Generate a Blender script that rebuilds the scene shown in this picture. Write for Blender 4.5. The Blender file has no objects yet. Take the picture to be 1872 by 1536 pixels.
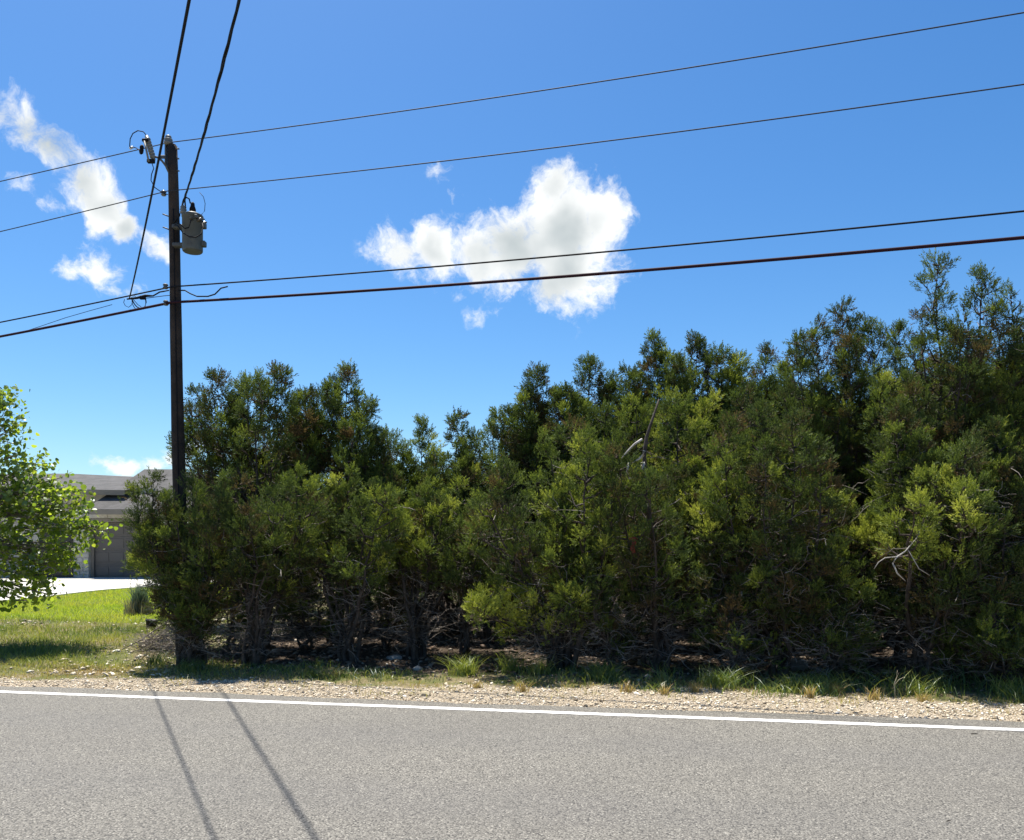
import bpy, bmesh, math, random
import numpy as np
from mathutils import Vector, Matrix

# ------------------------------------------------------------------ camera, light, sky
scene = bpy.context.scene
COL = scene.collection
FPX, HOR, CX, CH = 1480.0, 1000.0, 936.0, 1.7       # focal length, horizon row, centre column, eye height

cam = bpy.data.cameras.new('Camera')
cam.sensor_width = 36.0
cam.lens = 36.0 * FPX / 1872.0
cam.shift_y = (HOR - 768.0) / 1872.0
cam.clip_start, cam.clip_end = 0.05, 3000.0
camo = bpy.data.objects.new('Camera', cam)
COL.objects.link(camo)
camo.location = (0, 0, CH)
camo.rotation_euler = (math.radians(90), 0, 0)
scene.camera = camo

SUN_TO = Vector((-0.19, 0.33, 1.0)).normalized()
SUN_EL = math.asin(SUN_TO.z)
SUN_AZ = math.atan2(SUN_TO.x, SUN_TO.y)
sun = bpy.data.lights.new('Sun', 'SUN')
sun.energy, sun.angle, sun.color = 5.0, math.radians(0.53), (1.0, 0.95, 0.86)
suno = bpy.data.objects.new('Sun', sun)
COL.objects.link(suno)
suno.location = (-10, 20, 40)
suno.rotation_euler = (-SUN_TO).to_track_quat('-Z', 'Y').to_euler()

scene.view_settings.view_transform = 'Standard'
scene.view_settings.look = 'None'
scene.view_settings.gamma = 1.0
scene.view_settings.use_curve_mapping = False
scene.view_settings.exposure = 1.05
scene.cycles.max_bounces = 6
scene.cycles.diffuse_bounces = 3
scene.cycles.transmission_bounces = 3
scene.cycles.glossy_bounces = 2
scene.cycles.transparent_max_bounces = 4


def P(px, py, d):
    """a point of the place at depth d, seen at this pixel of the photograph"""
    return Vector(((px - CX) * d / FPX, d, CH - (py - HOR) * d / FPX))


def PD(px, py):
    return Vector(((px - CX) / FPX, 1.0, -(py - HOR) / FPX)).normalized()


class NT:
    """small helper to wire node trees"""
    def __init__(s, tree):
        s.t = tree
        tree.nodes.clear()

    def n(s, kind, **kw):
        nd = s.t.nodes.new(kind)
        for k, v in kw.items():
            setattr(nd, k, v)
        return nd

    def link(s, a, b):
        s.t.links.new(a, b)

    def val(s, sock, v):
        if isinstance(v, bpy.types.NodeSocket):
            s.link(v, sock)
        elif v is not None:
            sock.default_value = v

    def math(s, op, a, b=None, c=None, clamp=False):
        nd = s.n('ShaderNodeMath', operation=op, use_clamp=clamp)
        for i, v in enumerate((a, b, c)):
            s.val(nd.inputs[i], v)
        return nd.outputs[0]

    def vmath(s, op, a, b=None, scale=None):
        nd = s.n('ShaderNodeVectorMath', operation=op)
        s.val(nd.inputs[0], a)
        s.val(nd.inputs[1], b)
        if scale is not None:
            s.val(nd.inputs['Scale'], scale)
        return nd.outputs['Value'] if op in ('DISTANCE', 'LENGTH', 'DOT_PRODUCT') else nd.outputs[0]

    def noise(s, vec, scale, detail=4.0, rough=0.55, color=False):
        nd = s.n('ShaderNodeTexNoise')
        s.val(nd.inputs['Vector'], vec)
        s.val(nd.inputs['Scale'], scale)
        nd.inputs['Detail'].default_value = detail
        nd.inputs['Roughness'].default_value = rough
        return nd.outputs['Color' if color else 'Fac']

    def ramp(s, fac, lo, hi, a=0.0, b=1.0, smooth=True):
        nd = s.n('ShaderNodeMapRange', interpolation_type='SMOOTHSTEP' if smooth else 'LINEAR')
        s.val(nd.inputs['Value'], fac)
        for nm, v in (('From Min', lo), ('From Max', hi), ('To Min', a), ('To Max', b)):
            s.val(nd.inputs[nm], v)
        return nd.outputs[0]

    def mix(s, fac, a, b, mode='MIX'):
        nd = s.n('ShaderNodeMix', data_type='RGBA', blend_type=mode)
        s.val(nd.inputs[0], fac)
        for i, v in ((6, a), (7, b)):
            if not isinstance(v, bpy.types.NodeSocket) and len(v) == 3:
                v = (*v, 1.0)
            s.val(nd.inputs[i], v)
        return nd.outputs[2]


def build_world():
    w = bpy.data.worlds.new('World')
    scene.world = w
    w.use_nodes = True
    g = NT(w.node_tree)
    sky = g.n('ShaderNodeTexSky', sky_type='NISHITA')
    sky.sun_disc = False
    sky.sun_elevation = SUN_EL
    sky.sun_rotation = SUN_AZ
    sky.altitude = 200.0
    sky.air_density = 1.0
    sky.dust_density = 0.75
    sky.ozone_density = 2.2
    d = g.n('ShaderNodeTexCoord').outputs['Generated']
    hs = g.n('ShaderNodeHueSaturation')
    hs.inputs['Saturation'].default_value = 1.3
    g.link(sky.outputs[0], hs.inputs['Color'])
    blue = g.mix(1.0, hs.outputs[0], (.82, .975, 1.06), 'MULTIPLY')
    # clouds: groups of soft puffs fixed on the celestial sphere
    warp = g.noise(d, 9.0, 5.0, 0.6, color=True)
    warp = g.vmath('SUBTRACT', warp, (0.5, 0.5, 0.5))
    dw = g.vmath('ADD', d, g.vmath('SCALE', warp, scale=0.07))
    puffs = []      # (pixel x, pixel y, radius in pixels, weight)
    puffs += [(1010, 425, 115, 1.0), (1050, 485, 105, 1.0), (945, 450, 90, 1.0), (1000, 350, 62, .95),
              (1095, 400, 70, .78), (865, 470, 75, .85), (785, 462, 66, .85), (722, 456, 56, .8),
              (1020, 530, 75, .9), (1085, 505, 65, .75), (890, 530, 60, .5), (870, 570, 40, .42), (775, 545, 28, .36), (920, 565, 40, .45),
              (800, 318, 34, .42), (835, 365, 30, .36), (835, 400, 26, .32)]
    puffs += [(-20, 195, 66, .74), (30, 232, 66, .76), (85, 275, 70, .78), (135, 325, 68, .78), (180, 368, 60, .76),
              (225, 412, 50, .85), (268, 445, 42, .76), (300, 470, 32, .66), (15, 330, 44, .5), (85, 378, 38, .48),
              (175, 405, 40, .46), (40, 300, 22, .35)]
    puffs += [(165, 478, 56, .6), (205, 500, 52, .62), (115, 486, 48, .54), (230, 530, 38, .5)]
    puffs += [(265, 800, 17, .5), (225, 850, 38, .7), (270, 845, 34, .75), (310, 835, 40, .7), (345, 815, 36, .6),
              (180, 855, 25, .4), (90, 835, 26, .35)]
    rnd = random.Random(5)
    field = None
    gate = None

    def add(c, r, wgt):
        nonlocal field, gate
        dist = g.vmath('DISTANCE', dw, tuple(c))
        v = g.ramp(dist, 0.0, r, wgt, 0.0, smooth=True)
        field = v if field is None else g.math('SMOOTH_MAX', field, v, 0.12)
        gate = v if gate is None else g.math('MAXIMUM', gate, v)
    for x, y, r, wgt in puffs:
        v = Vector(((x - CX) / FPX, 1.0, -(y - HOR) / FPX))
        add(v.normalized(), 1.55 * r / FPX / v.length, wgt)
    for k in range(9):                      # the same kind of clouds goes on round the rest of the sky
        az = math.radians(60 + k * 31 + rnd.uniform(-8, 8))
        el = math.radians(rnd.uniform(9, 38))
        for q in range(2):
            a2, e2 = az + rnd.uniform(-.09, .09), el + rnd.uniform(-.03, .03)
            add((math.sin(a2) * math.cos(e2), math.cos(a2) * math.cos(e2), math.sin(e2)), rnd.uniform(.07, .14), rnd.uniform(.7, 1))
    fine = g.noise(dw, 21.0, 12.0, 0.66)
    body = g.noise(d, 11.0, 3.0, 0.5)
    dens = g.math('ADD', field, g.math('MULTIPLY', g.math('SUBTRACT', fine, 0.5), 1.75))
    alpha = g.math('MULTIPLY', g.ramp(dens, 0.30, 0.80), g.ramp(gate, .02, .16))
    thick = g.math('ADD', field, g.math('MULTIPLY', g.math('SUBTRACT', body, 0.5), 1.5))
    thick = g.ramp(thick, 0.50, 1.25)
    cloudc = g.mix(thick, (7.4, 7.5, 7.45), (3.5, 3.95, 4.1))
    skyc = g.mix(alpha, blue, cloudc)
    bg = g.n('ShaderNodeBackground')
    g.link(skyc, bg.inputs['Color'])
    bg.inputs['Strength'].default_value = 0.0732
    out = g.n('ShaderNodeOutputWorld')
    g.link(bg.outputs[0], out.inputs['Surface'])
    w.cycles.sampling_method = 'MANUAL'
    w.cycles.sample_map_resolution = 512


build_world()

# ------------------------------------------------------------------ helpers


def tag(o, label=None, cat=None, group=None, kind=None):
    for k, v in (('label', label), ('category', cat), ('group', group), ('kind', kind)):
        if v:
            o[k] = v
    return o


def link_mesh(name, me, mat=None, parent=None, loc=None):
    o = bpy.data.objects.new(name, me)
    COL.objects.link(o)
    if mat is not None and not me.materials:
        me.materials.append(mat)
    if parent is not None:
        o.parent = parent
    if loc is not None:
        o.location = loc
    return o


def empty(name, loc=(0, 0, 0)):
    o = bpy.data.objects.new(name, None)
    COL.objects.link(o)
    o.location = loc
    o.empty_display_size = 0.2
    return o


def np_mesh(name, V, F, tint=None, smooth=False):
    """V (n,3) floats, F (m,3) or (m,4) ints"""
    V = np.ascontiguousarray(V, dtype=np.float32)
    F = np.ascontiguousarray(F, dtype=np.int32)
    me = bpy.data.meshes.new(name)
    k = F.shape[1]
    me.vertices.add(len(V))
    me.vertices.foreach_set('co', V.ravel())
    me.loops.add(F.size)
    me.loops.foreach_set('vertex_index', F.ravel())
    me.polygons.add(len(F))
    me.polygons.foreach_set('loop_start', np.arange(0, F.size, k, dtype=np.int32))
    if smooth:
        me.polygons.foreach_set('use_smooth', np.ones(len(F), dtype=bool))
    me.update(calc_edges=True)
    if tint is not None:
        a = me.attributes.new('tint', 'FLOAT', 'POINT')
        a.data.foreach_set('value', np.ascontiguousarray(tint, dtype=np.float32))
    return me


def norm(a):
    return a / np.maximum(np.linalg.norm(a, axis=-1, keepdims=True), 1e-9)


def tubes(Pts, R, S=5):
    """N polylines (N,K,3) with radii (N,K) as tapered tubes -> V, F(quads)"""
    N, K, _ = Pts.shape
    T = np.empty_like(Pts)
    T[:, 1:-1] = Pts[:, 2:] - Pts[:, :-2]
    T[:, 0] = Pts[:, 1] - Pts[:, 0]
    T[:, -1] = Pts[:, -1] - Pts[:, -2]
    T = norm(T)
    ref = np.where(np.abs(T[..., 2:3]) < 0.9, np.array([0, 0, 1.0]), np.array([1.0, 0, 0]))
    A = norm(np.cross(T, ref))
    B = np.cross(T, A)
    an = np.arange(S) * 2 * math.pi / S
    V = Pts[:, :, None, :] + R[:, :, None, None] * (A[:, :, None, :] * np.cos(an)[None, None, :, None] + B[:, :, None, :] * np.sin(an)[None, None, :, None])
    idx = np.arange(N * K * S).reshape(N, K, S)
    nx = np.roll(idx, -1, axis=2)
    F = np.stack([idx[:, :-1], nx[:, :-1], nx[:, 1:], idx[:, 1:]], axis=-1).reshape(-1, 4)
    return V.reshape(-1, 3), F


def quads_to_tris(F):
    return np.concatenate([F[:, [0, 1, 2]], F[:, [0, 2, 3]]])


def join(parts):
    """list of (V, F) with equal face size"""
    Vs, Fs, o = [], [], 0
    for V, F in parts:
        Vs.append(V)
        Fs.append(F + o)
        o += len(V)
    return np.concatenate(Vs), np.concatenate(Fs)


def bez(p0, p1, p2, p3, K):
    t = np.linspace(0, 1, K)[:, None]
    return (1 - t)**3 * p0 + 3 * (1 - t)**2 * t * p1 + 3 * (1 - t) * t * t * p2 + t**3 * p3


def smooth(e0, e1, x):
    t = np.clip((x - e0) / (e1 - e0), 0, 1)
    return t * t * (3 - 2 * t)


class BM:
    """collects boxes, tubes, lathes in a bmesh and builds one mesh object"""
    def __init__(s):
        s.b = bmesh.new()

    def box(s, lo, hi, bevel=0.0, mat=None):
        r = bmesh.ops.create_cube(s.b, size=1.0)
        vs = r['verts']
        for v in vs:
            v.co = Vector([lo[i] + (v.co[i] + .5) * (hi[i] - lo[i]) for i in range(3)])
        if bevel:
            es = list({e for v in vs for e in v.link_edges})
            bmesh.ops.bevel(s.b, geom=es, offset=bevel, segments=1, affect='EDGES')
        if mat is not None:
            pass
        return s

    def tube(s, pts, rad, sides=8, caps=True):
        pts = np.array([tuple(p) for p in pts], float)
        rad = np.full(len(pts), rad) if np.isscalar(rad) else np.array(rad, float)
        V, F = tubes(pts[None], rad[None], sides)
        vs = [s.b.verts.new(v) for v in V]
        for f in F:
            fc = s.b.faces.new([vs[i] for i in f])
            fc.smooth = True
        if caps:
            s.b.faces.new(vs[:sides][::-1])
            s.b.faces.new(vs[-sides:])
        return s

    def lathe(s, base, axis, prof, sides=14):
        """prof: list of (distance along axis, radius)"""
        base, axis = Vector(base), Vector(axis).normalized()
        q = axis.to_track_quat('Z', 'Y')
        rings = []
        for h, r in prof:
            ring = []
            for i in range(sides):
                a = 2 * math.pi * i / sides
                ring.append(s.b.verts.new(base + q @ Vector((r * math.cos(a), r * math.sin(a), h))))
            rings.append(ring)
        for a, b in zip(rings[:-1], rings[1:]):
            for i in range(sides):
                f = s.b.faces.new([a[i], a[(i + 1) % sides], b[(i + 1) % sides], b[i]])
                f.smooth = True
        s.b.faces.new(rings[0][::-1])
        s.b.faces.new(rings[-1])
        return s

    def poly(s, verts, faces):
        vs = [s.b.verts.new(v) for v in verts]
        for f in faces:
            s.b.faces.new([vs[i] for i in f])
        return s

    def build(s, name, mat, parent=None, origin=None):
        bmesh.ops.recalc_face_normals(s.b, faces=s.b.faces[:])
        me = bpy.data.meshes.new(name)
        if origin is not None:
            bmesh.ops.translate(s.b, verts=s.b.verts[:], vec=-Vector(origin))
        s.b.to_mesh(me)
        s.b.free()
        o = link_mesh(name, me, mat, parent)
        if origin is not None:
            o.location = origin
        return o


# ------------------------------------------------------------------ materials
MATS = {}


def mat(name, color=(.5, .5, .5), rough=.8, var=0.0, scale=5.0, bump=0.0, bscale=40.0, metal=0.0, spec=.3, color2=None, bdist=0.01):
    if name in MATS:
        return MATS[name]
    m = bpy.data.materials.new(name)
    m.use_nodes = True
    g = NT(m.node_tree)
    bs = g.n('ShaderNodeBsdfPrincipled')
    bs.inputs['Roughness'].default_value = rough
    bs.inputs['Metallic'].default_value = metal
    bs.inputs['Specular IOR Level'].default_value = spec
    co = g.n('ShaderNodeTexCoord').outputs['Object']
    c2 = color2 or tuple(x * (1 - var) for x in color)
    f = g.ramp(g.noise(co, scale, 6.0, .6), .3, .7)
    g.link(g.mix(f, c2, color), bs.inputs['Base Color'])
    if bump:
        b = g.n('ShaderNodeBump')
        b.inputs['Strength'].default_value = bump
        b.inputs['Distance'].default_value = bdist
        g.link(g.noise(co, bscale, 5.0, .6), b.inputs['Height'])
        g.link(b.outputs[0], bs.inputs['Normal'])
    o = g.n('ShaderNodeOutputMaterial')
    g.link(bs.outputs[0], o.inputs['Surface'])
    MATS[name] = m
    return m


def leaf_mat(name, stops, transl=.35, rough=.55, gloss=.06):
    """foliage: colour by the 'tint' attribute, part of the light passes through"""
    m = bpy.data.materials.new(name)
    m.use_nodes = True
    g = NT(m.node_tree)
    at = g.n('ShaderNodeAttribute', attribute_name='tint')
    rp = g.n('ShaderNodeValToRGB')
    els = rp.color_ramp.elements
    while len(els) < len(stops):
        els.new(.5)
    for e, (p, c) in zip(els, stops):
        e.position = p
        e.color = (*c, 1)
    g.link(at.outputs['Fac'], rp.inputs[0])
    d = g.n('ShaderNodeBsdfDiffuse')
    t = g.n('ShaderNodeBsdfTranslucent')
    gl = g.n('ShaderNodeBsdfGlossy')
    gl.inputs['Roughness'].default_value = rough
    gl.inputs['Color'].default_value = (.8, .85, .9, 1)
    g.link(rp.outputs[0], d.inputs['Color'])
    tc = g.mix(.5, rp.outputs[0], (1.25, 1.3, .55), 'MULTIPLY')
    g.link(tc, t.inputs['Color'])
    m1 = g.n('ShaderNodeMixShader')
    m1.inputs[0].default_value = transl
    g.link(d.outputs[0], m1.inputs[1])
    g.link(t.outputs[0], m1.inputs[2])
    m2 = g.n('ShaderNodeMixShader')
    m2.inputs[0].default_value = gloss
    g.link(m1.outputs[0], m2.inputs[1])
    g.link(gl.outputs[0], m2.inputs[2])
    o = g.n('ShaderNodeOutputMaterial')
    g.link(m2.outputs[0], o.inputs['Surface'])
    MATS[name] = m
    return m


M_JUN = leaf_mat('juniper_foliage', [(0, (0.123, 0.084, 0.038)), (.2, (0.048, 0.067, 0.022)), (.5, (0.099, 0.137, 0.029)), (.75, (0.213, 0.253, 0.038)), (1, (0.359, 0.382, 0.067))], .32, .6, .015)
M_LEAF = leaf_mat('broad_leaf', [(0, (0.088, 0.152, 0.016)), (.5, (0.208, 0.288, 0.028)), (1, (0.352, 0.400, 0.048))], .66, .4, .05)
M_GRASS = leaf_mat('grass_blade', [(0, (0.375, 0.259, 0.107)), (.25, (0.375, 0.321, 0.089)), (.5, (0.303, 0.329, 0.054)), (.8, (0.089, 0.143, 0.027)), (1, (0.040, 0.081, 0.022))], .42, .45, .05)
M_LAWN = leaf_mat('lawn_blade', [(0, (0.529, 0.487, 0.064)), (.5, (0.423, 0.497, 0.038)), (1, (0.275, 0.402, 0.032))], .45, .5, .04)
M_LITTER = leaf_mat('leaf_litter', [(0, (.05, .032, .02)), (.4, (.13, .085, .055)), (.75, (.24, .185, .13)), (1, (.40, .36, .30))], .05, .7, .03)
M_BARK = mat('juniper_bark', (.095, .075, .062), .9, scale=9, color2=(.035, .027, .022), bump=.9, bscale=60, bdist=.02)
M_TWIG = mat('dead_twig', (.34, .30, .26), .8, scale=3, color2=(.07, .057, .048))


def ground_material():
    m = bpy.data.materials.new('earth')
    m.use_nodes = True
    g = NT(m.node_tree)
    co = g.n('ShaderNodeTexCoord').outputs['Object']
    n1 = g.noise(co, 1.6, 6, .6)
    n2 = g.noise(co, 22.0, 6, .65)
    n3 = g.noise(co, 75.0, 3, .6)
    litter = g.mix(g.ramp(n2, .35, .65), (0.026, 0.018, 0.012), (0.080, 0.058, 0.040))
    litter = g.mix(g.ramp(n3, .58, .68), litter, (0.204, 0.168, 0.128))
    soil = g.mix(g.ramp(n2, .3, .7), (0.127, 0.097, 0.051), (0.252, 0.209, 0.127))
    soil = g.mix(g.ramp(n1, .4, .6), soil, (0.109, 0.117, 0.038))
    vor = g.n('ShaderNodeTexVoronoi')
    vor.inputs['Scale'].default_value = 52.0
    g.link(co, vor.inputs['Vector'])
    sep = g.n('ShaderNodeSeparateColor')
    g.link(vor.outputs['Color'], sep.inputs[0])
    grav = g.mix(sep.outputs[0], (0.346, 0.283, 0.201), (0.603, 0.520, 0.401))
    grav = g.mix(g.ramp(vor.outputs['Distance'], .3, .75), grav, (0.146, 0.114, 0.077))
    grav = g.mix(g.ramp(n1, .5, .72, 0, .55), grav, (0.246, 0.201, 0.133))
    lawn = g.mix(g.ramp(n2, .3, .7), (0.088, 0.110, 0.022), (0.146, 0.175, 0.029))
    a_gr = g.n('ShaderNodeAttribute', attribute_name='gravel').outputs['Fac']
    a_gs = g.n('ShaderNodeAttribute', attribute_name='grass').outputs['Fac']
    a_lw = g.n('ShaderNodeAttribute', attribute_name='lawn').outputs['Fac']
    wob = g.math('MULTIPLY', g.math('SUBTRACT', g.noise(co, 3.5, 6, .65), .5), .9)

    def edge(a):
        return g.ramp(g.math('ADD', a, wob), .35, .65)
    c = g.mix(edge(a_gs), litter, soil)
    c = g.mix(edge(a_lw), c, lawn)
    c = g.mix(edge(a_gr), c, grav)
    bs = g.n('ShaderNodeBsdfPrincipled')
    bs.inputs['Roughness'].default_value = .95
    bs.inputs['Specular IOR Level'].default_value = .15
    g.link(c, bs.inputs['Base Color'])
    b = g.n('ShaderNodeBump')
    b.inputs['Strength'].default_value = .9
    b.inputs['Distance'].default_value = .03
    g.link(g.math('ADD', n2, g.math('MULTIPLY', vor.outputs['Distance'], -.5)), b.inputs['Height'])
    g.link(b.outputs[0], bs.inputs['Normal'])
    o = g.n('ShaderNodeOutputMaterial')
    g.link(bs.outputs[0], o.inputs['Surface'])
    return m


def asphalt_material():
    m = bpy.data.materials.new('chip_seal_asphalt')
    m.use_nodes = True
    g = NT(m.node_tree)
    co = g.n('ShaderNodeTexCoord').outputs['Object']
    vor = g.n('ShaderNodeTexVoronoi')
    vor.inputs['Scale'].default_value = 92.0
    g.link(co, vor.inputs['Vector'])
    sep = g.n('ShaderNodeSeparateColor')
    g.link(vor.outputs['Color'], sep.inputs[0])
    chip = g.mix(sep.outputs[0], (0.110, 0.104, 0.096), (0.245, 0.235, 0.215))
    chip = g.mix(g.ramp(sep.outputs[1], .88, .97), chip, (0.365, 0.350, 0.321))
    chip = g.mix(g.ramp(vor.outputs['Distance'], .45, .85), chip, (0.036, 0.035, 0.034))
    big = g.noise(co, .55, 4, .55)
    mid = g.noise(co, 4.0, 5, .6)
    fine = g.noise(co, 160.0, 3, .6)
    chip = g.mix(g.ramp(big, .35, .68, .0, .22), chip, (0.095, 0.091, 0.091))
    chip = g.mix(g.ramp(mid, .45, .75, .0, .22), chip, (0.088, 0.084, 0.080))
    chip = g.mix(g.ramp(fine, .35, .7, .22, .0), chip, (0.051, 0.050, 0.048))
    chip = g.mix(1.0, chip, (1.02, 1.0, .94), 'MULTIPLY')
    # wheel paths polished a little darker along the road (object X)
    sx = g.n('ShaderNodeSeparateXYZ')
    g.link(co, sx.inputs[0])
    w = g.math('ABSOLUTE', g.math('ADD', sx.outputs[1], 2.1))
    path = g.ramp(g.math('ABSOLUTE', g.math('SUBTRACT', w, .85)), .1, .55, .13, .0)
    chip = g.mix(path, chip, (0.088, 0.086, 0.088))
    bs = g.n('ShaderNodeBsdfPrincipled')
    bs.inputs['Roughness'].default_value = .82
    bs.inputs['Specular IOR Level'].default_value = .35
    g.link(chip, bs.inputs['Base Color'])
    b = g.n('ShaderNodeBump')
    b.inputs['Strength'].default_value = .8
    b.inputs['Distance'].default_value = .006
    h = g.math('ADD', g.math('MULTIPLY', vor.outputs['Distance'], -1.0), g.math('MULTIPLY', fine, .5))
    g.link(h, b.inputs['Height'])
    g.link(b.outputs[0], bs.inputs['Normal'])
    o = g.n('ShaderNodeOutputMaterial')
    g.link(bs.outputs[0], o.inputs['Surface'])
    return m


def paint_material():
    m = bpy.data.materials.new('road_paint')
    m.use_nodes = True
    g = NT(m.node_tree)
    co = g.n('ShaderNodeTexCoord').outputs['Object']
    n = g.noise(co, 45.0, 5, .7)
    n2 = g.noise(co, 2.0, 3, .6)
    c = g.mix(g.ramp(n2, .3, .7), (0.624, 0.616, 0.593), (0.546, 0.538, 0.515))
    c = g.mix(g.ramp(n, .56, .70), c, (0.250, 0.242, 0.234))
    bs = g.n('ShaderNodeBsdfPrincipled')
    bs.inputs['Roughness'].default_value = .7
    g.link(c, bs.inputs['Base Color'])
    b = g.n('ShaderNodeBump')
    b.inputs['Strength'].default_value = .5
    b.inputs['Distance'].default_value = .004
    g.link(g.noise(co, 70.0, 3, .6), b.inputs['Height'])
    g.link(b.outputs[0], bs.inputs['Normal'])
    o = g.n('ShaderNodeOutputMaterial')
    g.link(bs.outputs[0], o.inputs['Surface'])
    return m


# ------------------------------------------------------------------ ground, road
L0, L1 = np.array([-6.0, 9.49]), np.array([4.75, 7.51])     # the painted edge line on the ground
RD = (L1 - L0) / np.linalg.norm(L1 - L0)                    # along the road
RN = np.array([-RD[1], RD[0]])                              # away from the road, towards the wood


def off_line(x, y):
    """distance beyond the painted line (positive towards the wood)"""
    return (x - L0[0]) * RN[0] + (y - L0[1]) * RN[1]


def along(x, y):
    return (x - L0[0]) * RD[0] + (y - L0[1]) * RD[1]


def hnoise(x, y):
    return (np.sin(x * 1.7 + 1.3 * np.sin(y * 1.1)) + np.sin(y * 2.3 + 1.7 * np.sin(x * .9 + 2)) + .6 * np.sin(x * 4.1 + y * 3.3)) / 2.6


def ground_z(x, y):
    x, y = np.asarray(x, float), np.asarray(y, float)
    o = off_line(x, y)
    z = .53 * smooth(16, 31, y) - .035
    z = z - .07 * smooth(.3, 2.2, o) * (1 - smooth(2.6, 5.0, o))
    z = z + .035 * hnoise(x, y) * smooth(1.2, 3, o) * (1 - smooth(20, 26, y))
    z = z + np.where(x < -5, .10 * smooth(3.2, 5.5, o) * (1 - smooth(18, 24, y)), 0) * smooth(-5, -7, x)
    return z


def gz(x, y):
    return float(ground_z(x, y))


def edge_wob(x, y):
    return .22 * np.sin(along(x, y) * .9 + 1) + .12 * np.sin(along(x, y) * 2.7) + .07 * np.sin(along(x, y) * 6.1 + 2)


def m_gravel(x, y):
    o = off_line(x, y) - edge_wob(x, y)
    wide = 1.95 - .75 * smooth(-3.0, -6.5, x) + .25 * smooth(-2, 1, x)
    return 1 - smooth(wide - .35, wide + .35, o)


def m_lawn(x, y):
    yy = y - 17.6 + .10 * (x + 10)
    return smooth(-.4, .5, yy) * smooth(-6.5, -8.2, x - .10 * (y - 18)) * (1 - smooth(45, 55, y))


def m_grass(x, y):
    o = off_line(x, y) - .5 * edge_wob(x, y)
    left = smooth(-4.6, -6.0, x - .15 * (y - 12))
    band = (1 - smooth(2.7, 3.5, o))
    return np.maximum(left, band)


def make_ground():
    xs = np.concatenate([[-1500, -500, -200, -100, -60, -40, -30, -25], np.arange(-22, 12, .17), [13, 15, 18, 22, 30, 40, 60, 100, 200, 500, 1500]])
    ys = np.concatenate([[-300, -100, -40, -15, -5, 0, 3, 5, 6], np.arange(6.6, 19, .15), np.arange(19.2, 34, .6), [35, 38, 42, 50, 60, 80, 120, 200, 400, 900, 2000]])
    X, Y = np.meshgrid(xs, ys)
    Z = ground_z(X, Y)
    nx, ny = len(xs), len(ys)
    V = np.stack([X, Y, Z], -1).reshape(-1, 3)
    i = np.arange(nx * ny).reshape(ny, nx)
    F = np.stack([i[:-1, :-1], i[:-1, 1:], i[1:, 1:], i[1:, :-1]], -1).reshape(-1, 4)
    me = np_mesh('ground', V, F, smooth=True)
    for nm, fn in (('gravel', m_gravel), ('grass', m_grass), ('lawn', m_lawn)):
        a = me.attributes.new(nm, 'FLOAT', 'POINT')
        a.data.foreach_set('value', np.ascontiguousarray(fn(X, Y).ravel(), dtype=np.float32))
    o = link_mesh('ground', me, ground_material())
    tag(o, kind='structure')


make_ground()


def make_road():
    root_rot = math.atan2(RD[1], RD[0])
    # the asphalt sheet: local x along the road, local y away from it; ragged far edge
    rng = np.random.default_rng(3)
    us = np.concatenate([[-400, -100, -40, -20], np.arange(-14, 32, .12), [40, 60, 120, 400]])
    e = .36 + .035 * np.sin(us * .8) + .02 * np.sin(us * 3.1) + rng.normal(0, .014, len(us))
    rows = [np.full_like(us, -8.5), np.full_like(us, -6.5), np.full_like(us, -2.0), np.full_like(us, -.4), e, e + .02]
    zs = [0, 0, 0, 0, 0, -.06]
    V = np.concatenate([np.stack([us, r, np.full_like(us, z)], -1) for r, z in zip(rows, zs)])
    n = len(us)
    i = np.arange(n * len(rows)).reshape(len(rows), n)
    F = np.stack([i[:-1, :-1], i[:-1, 1:], i[1:, 1:], i[1:, :-1]], -1).reshape(-1, 4)
    o = link_mesh('road', np_mesh('road', V, F), asphalt_material())
    o.location = (L0[0], L0[1], 0)
    o.rotation_euler = (0, 0, root_rot)
    tag(o, kind='structure')
    u = np.concatenate([[-400, -100, -40, -20], np.arange(-12, 32, .06), [40, 60, 120, 400]])
    a = -.062 + rng.normal(0, .004, len(u))
    b = .062 + rng.normal(0, .004, len(u))
    V = np.concatenate([np.stack([u, a, np.full_like(u, .004)], -1), np.stack([u, b, np.full_like(u, .004)], -1)])
    n = len(u)
    F = np.stack([np.arange(n - 1), np.arange(1, n), np.arange(n + 1, 2 * n), np.arange(n, 2 * n - 1)], -1)
    p = link_mesh('edge_line', np_mesh('edge_line', V, F), paint_material(), o)
    p['label'] = 'white painted edge line along the road'


make_road()


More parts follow.
